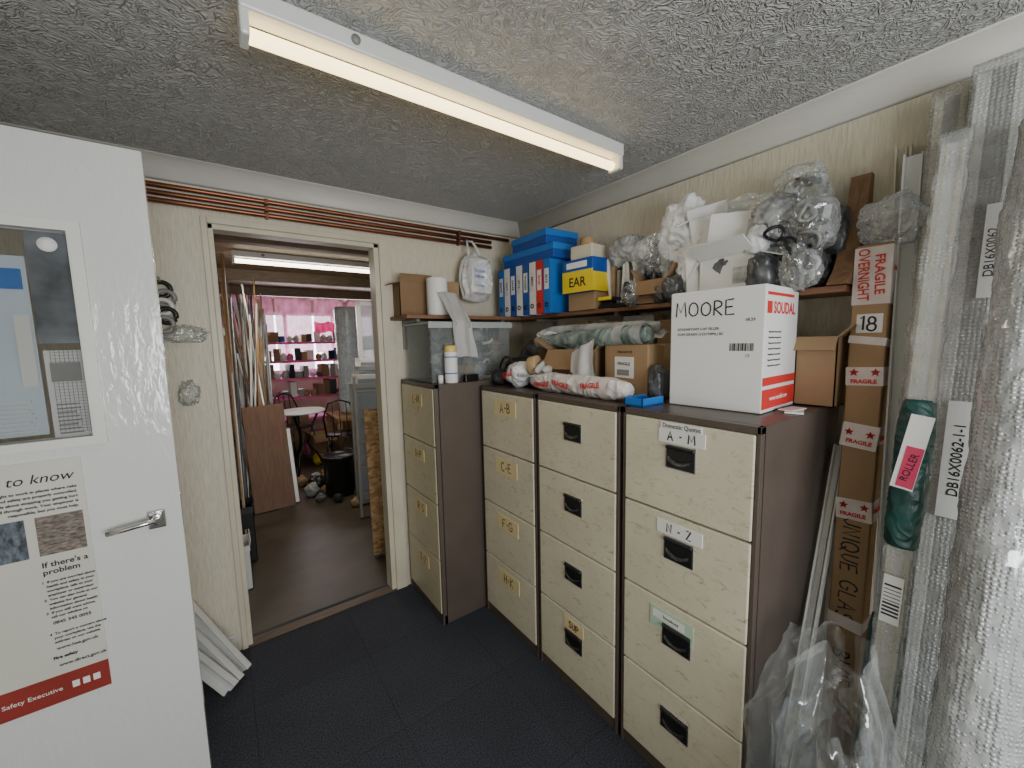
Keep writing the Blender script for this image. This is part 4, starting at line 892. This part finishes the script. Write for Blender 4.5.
for k,(x,y_,w,h) in enumerate([(.15,7.72,.62,1.0),(.80,7.76,.55,1.35),(1.38,7.72,.5,.95),(1.95,7.74,.9,1.4)]):
    b=NB(); sheet(b,lambda u,v:V((w*u,.012*math.sin(u*26+k)+.03*noise.noise(V((u*4,v*4,k))),-h*v)),50,20,.002)
    Thing('pink_sheeting','pale pink translucent sheeting hung across workshop window','sheeting',loc=(x,y_,2.419),bm=b,mats=PPINK,group='pink sheeting')
b=NB(); sheet(b,lambda u,v:V((.55*u,.02*math.sin(u*40),-.16*v-.03*abs(math.sin(u*8)))),40,4,.003); Thing('pink_valance','deep pink fabric strip hung over shelving','curtain',loc=(1.25,7.06,1.98),bm=b,mats=PINK)
T=Thing('storage_rack','rough wooden rack stacked with boxes beside window','rack',loc=(1.95,6.9,0))
for z in(.5,1.0,1.5): b=NB(); bx(b,-.25,.35,-.2,.2,z,z+.03,.003); T.add('shelf',b,PINE)
for sx in(-.25,.35): b=NB(); bx(b,sx-.02,sx+.02,-.2,.2,0,1.6,.003); T.add('upright',b,PINE)
for k in range(9):
    carton('cardboard box stored on wooden rack',(1.82+.19*(k%3),6.75,[.532,1.032,1.532][k//3]),.16,.25,.15+.05*(k%3),0,[CARD,BLUE,CARD2,PAPER][k%4],None,False,'stored_box',group='boxes on wooden rack')
for k,(x,y_,s,m) in enumerate([(.68,4.60,.08,GREYP),(.76,4.80,.09,BLACK),(1.17,4.95,.12,BAGG),(1.15,4.65,.09,BLACK),(1.35,5.0,.12,BAGW),(1.0,6.3,.15,PINK),(.52,6.4,.16,CARD),(1.2,5.95,.12,BAGB),(1.1,6.75,.15,BLUE),(1.45,5.2,.10,CARD2),(.40,6.1,.14,BAGB),(1.10,4.25,.08,BAGG),(1.03,4.85,.09,BAGM),(.72,4.38,.05,BAGG),(.92,5.0,.09,CARD2),(1.02,5.15,.09,BAGB),(1.08,5.75,.11,CARD),(.97,5.8,.08,YEL),(.82,4.62,.05,CARD2),(.86,4.25,.05,BAGB),(.98,4.02,.05,CARD),(.80,5.05,.07,GREYP),(.64,5.0,.07,CARD2),(.88,4.8,.06,BAGG)]):
    b=NB(); blob(b,(0,0,s*.80),(s,s,s),90+k,4); Thing('rubbish_bag','small stuffed bag on workshop floor','bag',loc=(x,y_,.002),bm=b,mats=m,group='bags on the workshop floor')
for k,(x,y_,w,h,m,a) in enumerate([(1.10,6.05,.3,.35,CARD,12),(.90,6.9,.3,.5,CARD2,-8),(1.36,4.95,.2,.3,CARD,20),(.50,6.9,.3,.45,BLUE,5),(1.40,4.6,.16,.5,CARD2,8),(1.0,5.0,.16,.22,GREYP,-12),(.60,5.95,.22,.4,CARD2,15)]):
    carton('battered box standing among workshop clutter',(x,y_,.002),w,w*.9,h,a,m,None,k%2==0,'storage_carton',group='boxes on the workshop floor')
T=carton('black crate near workshop wall',(.06,3.45,.001),.10,.22,.42,0,BAGB,None,True,'storage_bin',flapang=(80,80,80,80))
T=carton('white narrow bin beside workshop wall',(.02,3.05,.001),.08,.20,.30,0,UPVC,None,True,'storage_bin',flapang=(80,80,80,80))

# ---------------------------------------------------------------- lights
def area(name,loc,size,energy,rot,col=(1,1,1),sy=None):
    l=bpy.data.lights.new(name,'AREA'); l.shape='RECTANGLE'; l.size=size; l.size_y=sy or size; l.energy=energy; l.color=col
    o=bpy.data.objects.new(name,l); o.location=loc; o.rotation_euler=rot; COL.objects.link(o); return o
area('window_daylight',(.4,-1.58,1.45),1.5,62,(R(90),0,0),(.955,.98,1),.9)
area('tube_glow',(.8,1.22,2.32),1.3,3,(0,0,0),(1,.93,.82),.06)
area('workshop_window_light',(1.5,7.6,1.8),1.9,48,(R(-90),0,0),(1,.95,.97),1.0)
area('workshop_tube_glow',(.75,4.25,2.28),1.1,18,(0,0,0),(1,.95,.85),.08)
W=bpy.data.worlds.new('World'); scene.world=W; W.use_nodes=True
W.node_tree.nodes['Background'].inputs[0].default_value=(.75,.85,1,1); W.node_tree.nodes['Background'].inputs[1].default_value=.6

# ---------------------------------------------------------------- camera
cam=bpy.data.cameras.new('Camera'); co=bpy.data.objects.new('Camera',cam); COL.objects.link(co)
cam.sensor_width=36; cam.lens=36*400/1024; cam.clip_start=.02
yaw=R(36); pit=R(6.15); th=R(1.2)
F=V((math.sin(yaw)*math.cos(pit),math.cos(yaw)*math.cos(pit),-math.sin(pit)))
Rt=V((math.cos(yaw),-math.sin(yaw),0)); U=Rt.cross(F)
X=Rt*math.cos(th)-U*math.sin(th); Y=Rt*math.sin(th)+U*math.cos(th)
M=Matrix((X,Y,-F)).transposed().to_4x4(); M.translation=V((0,0,1.6)); co.matrix_world=M
scene.camera=co
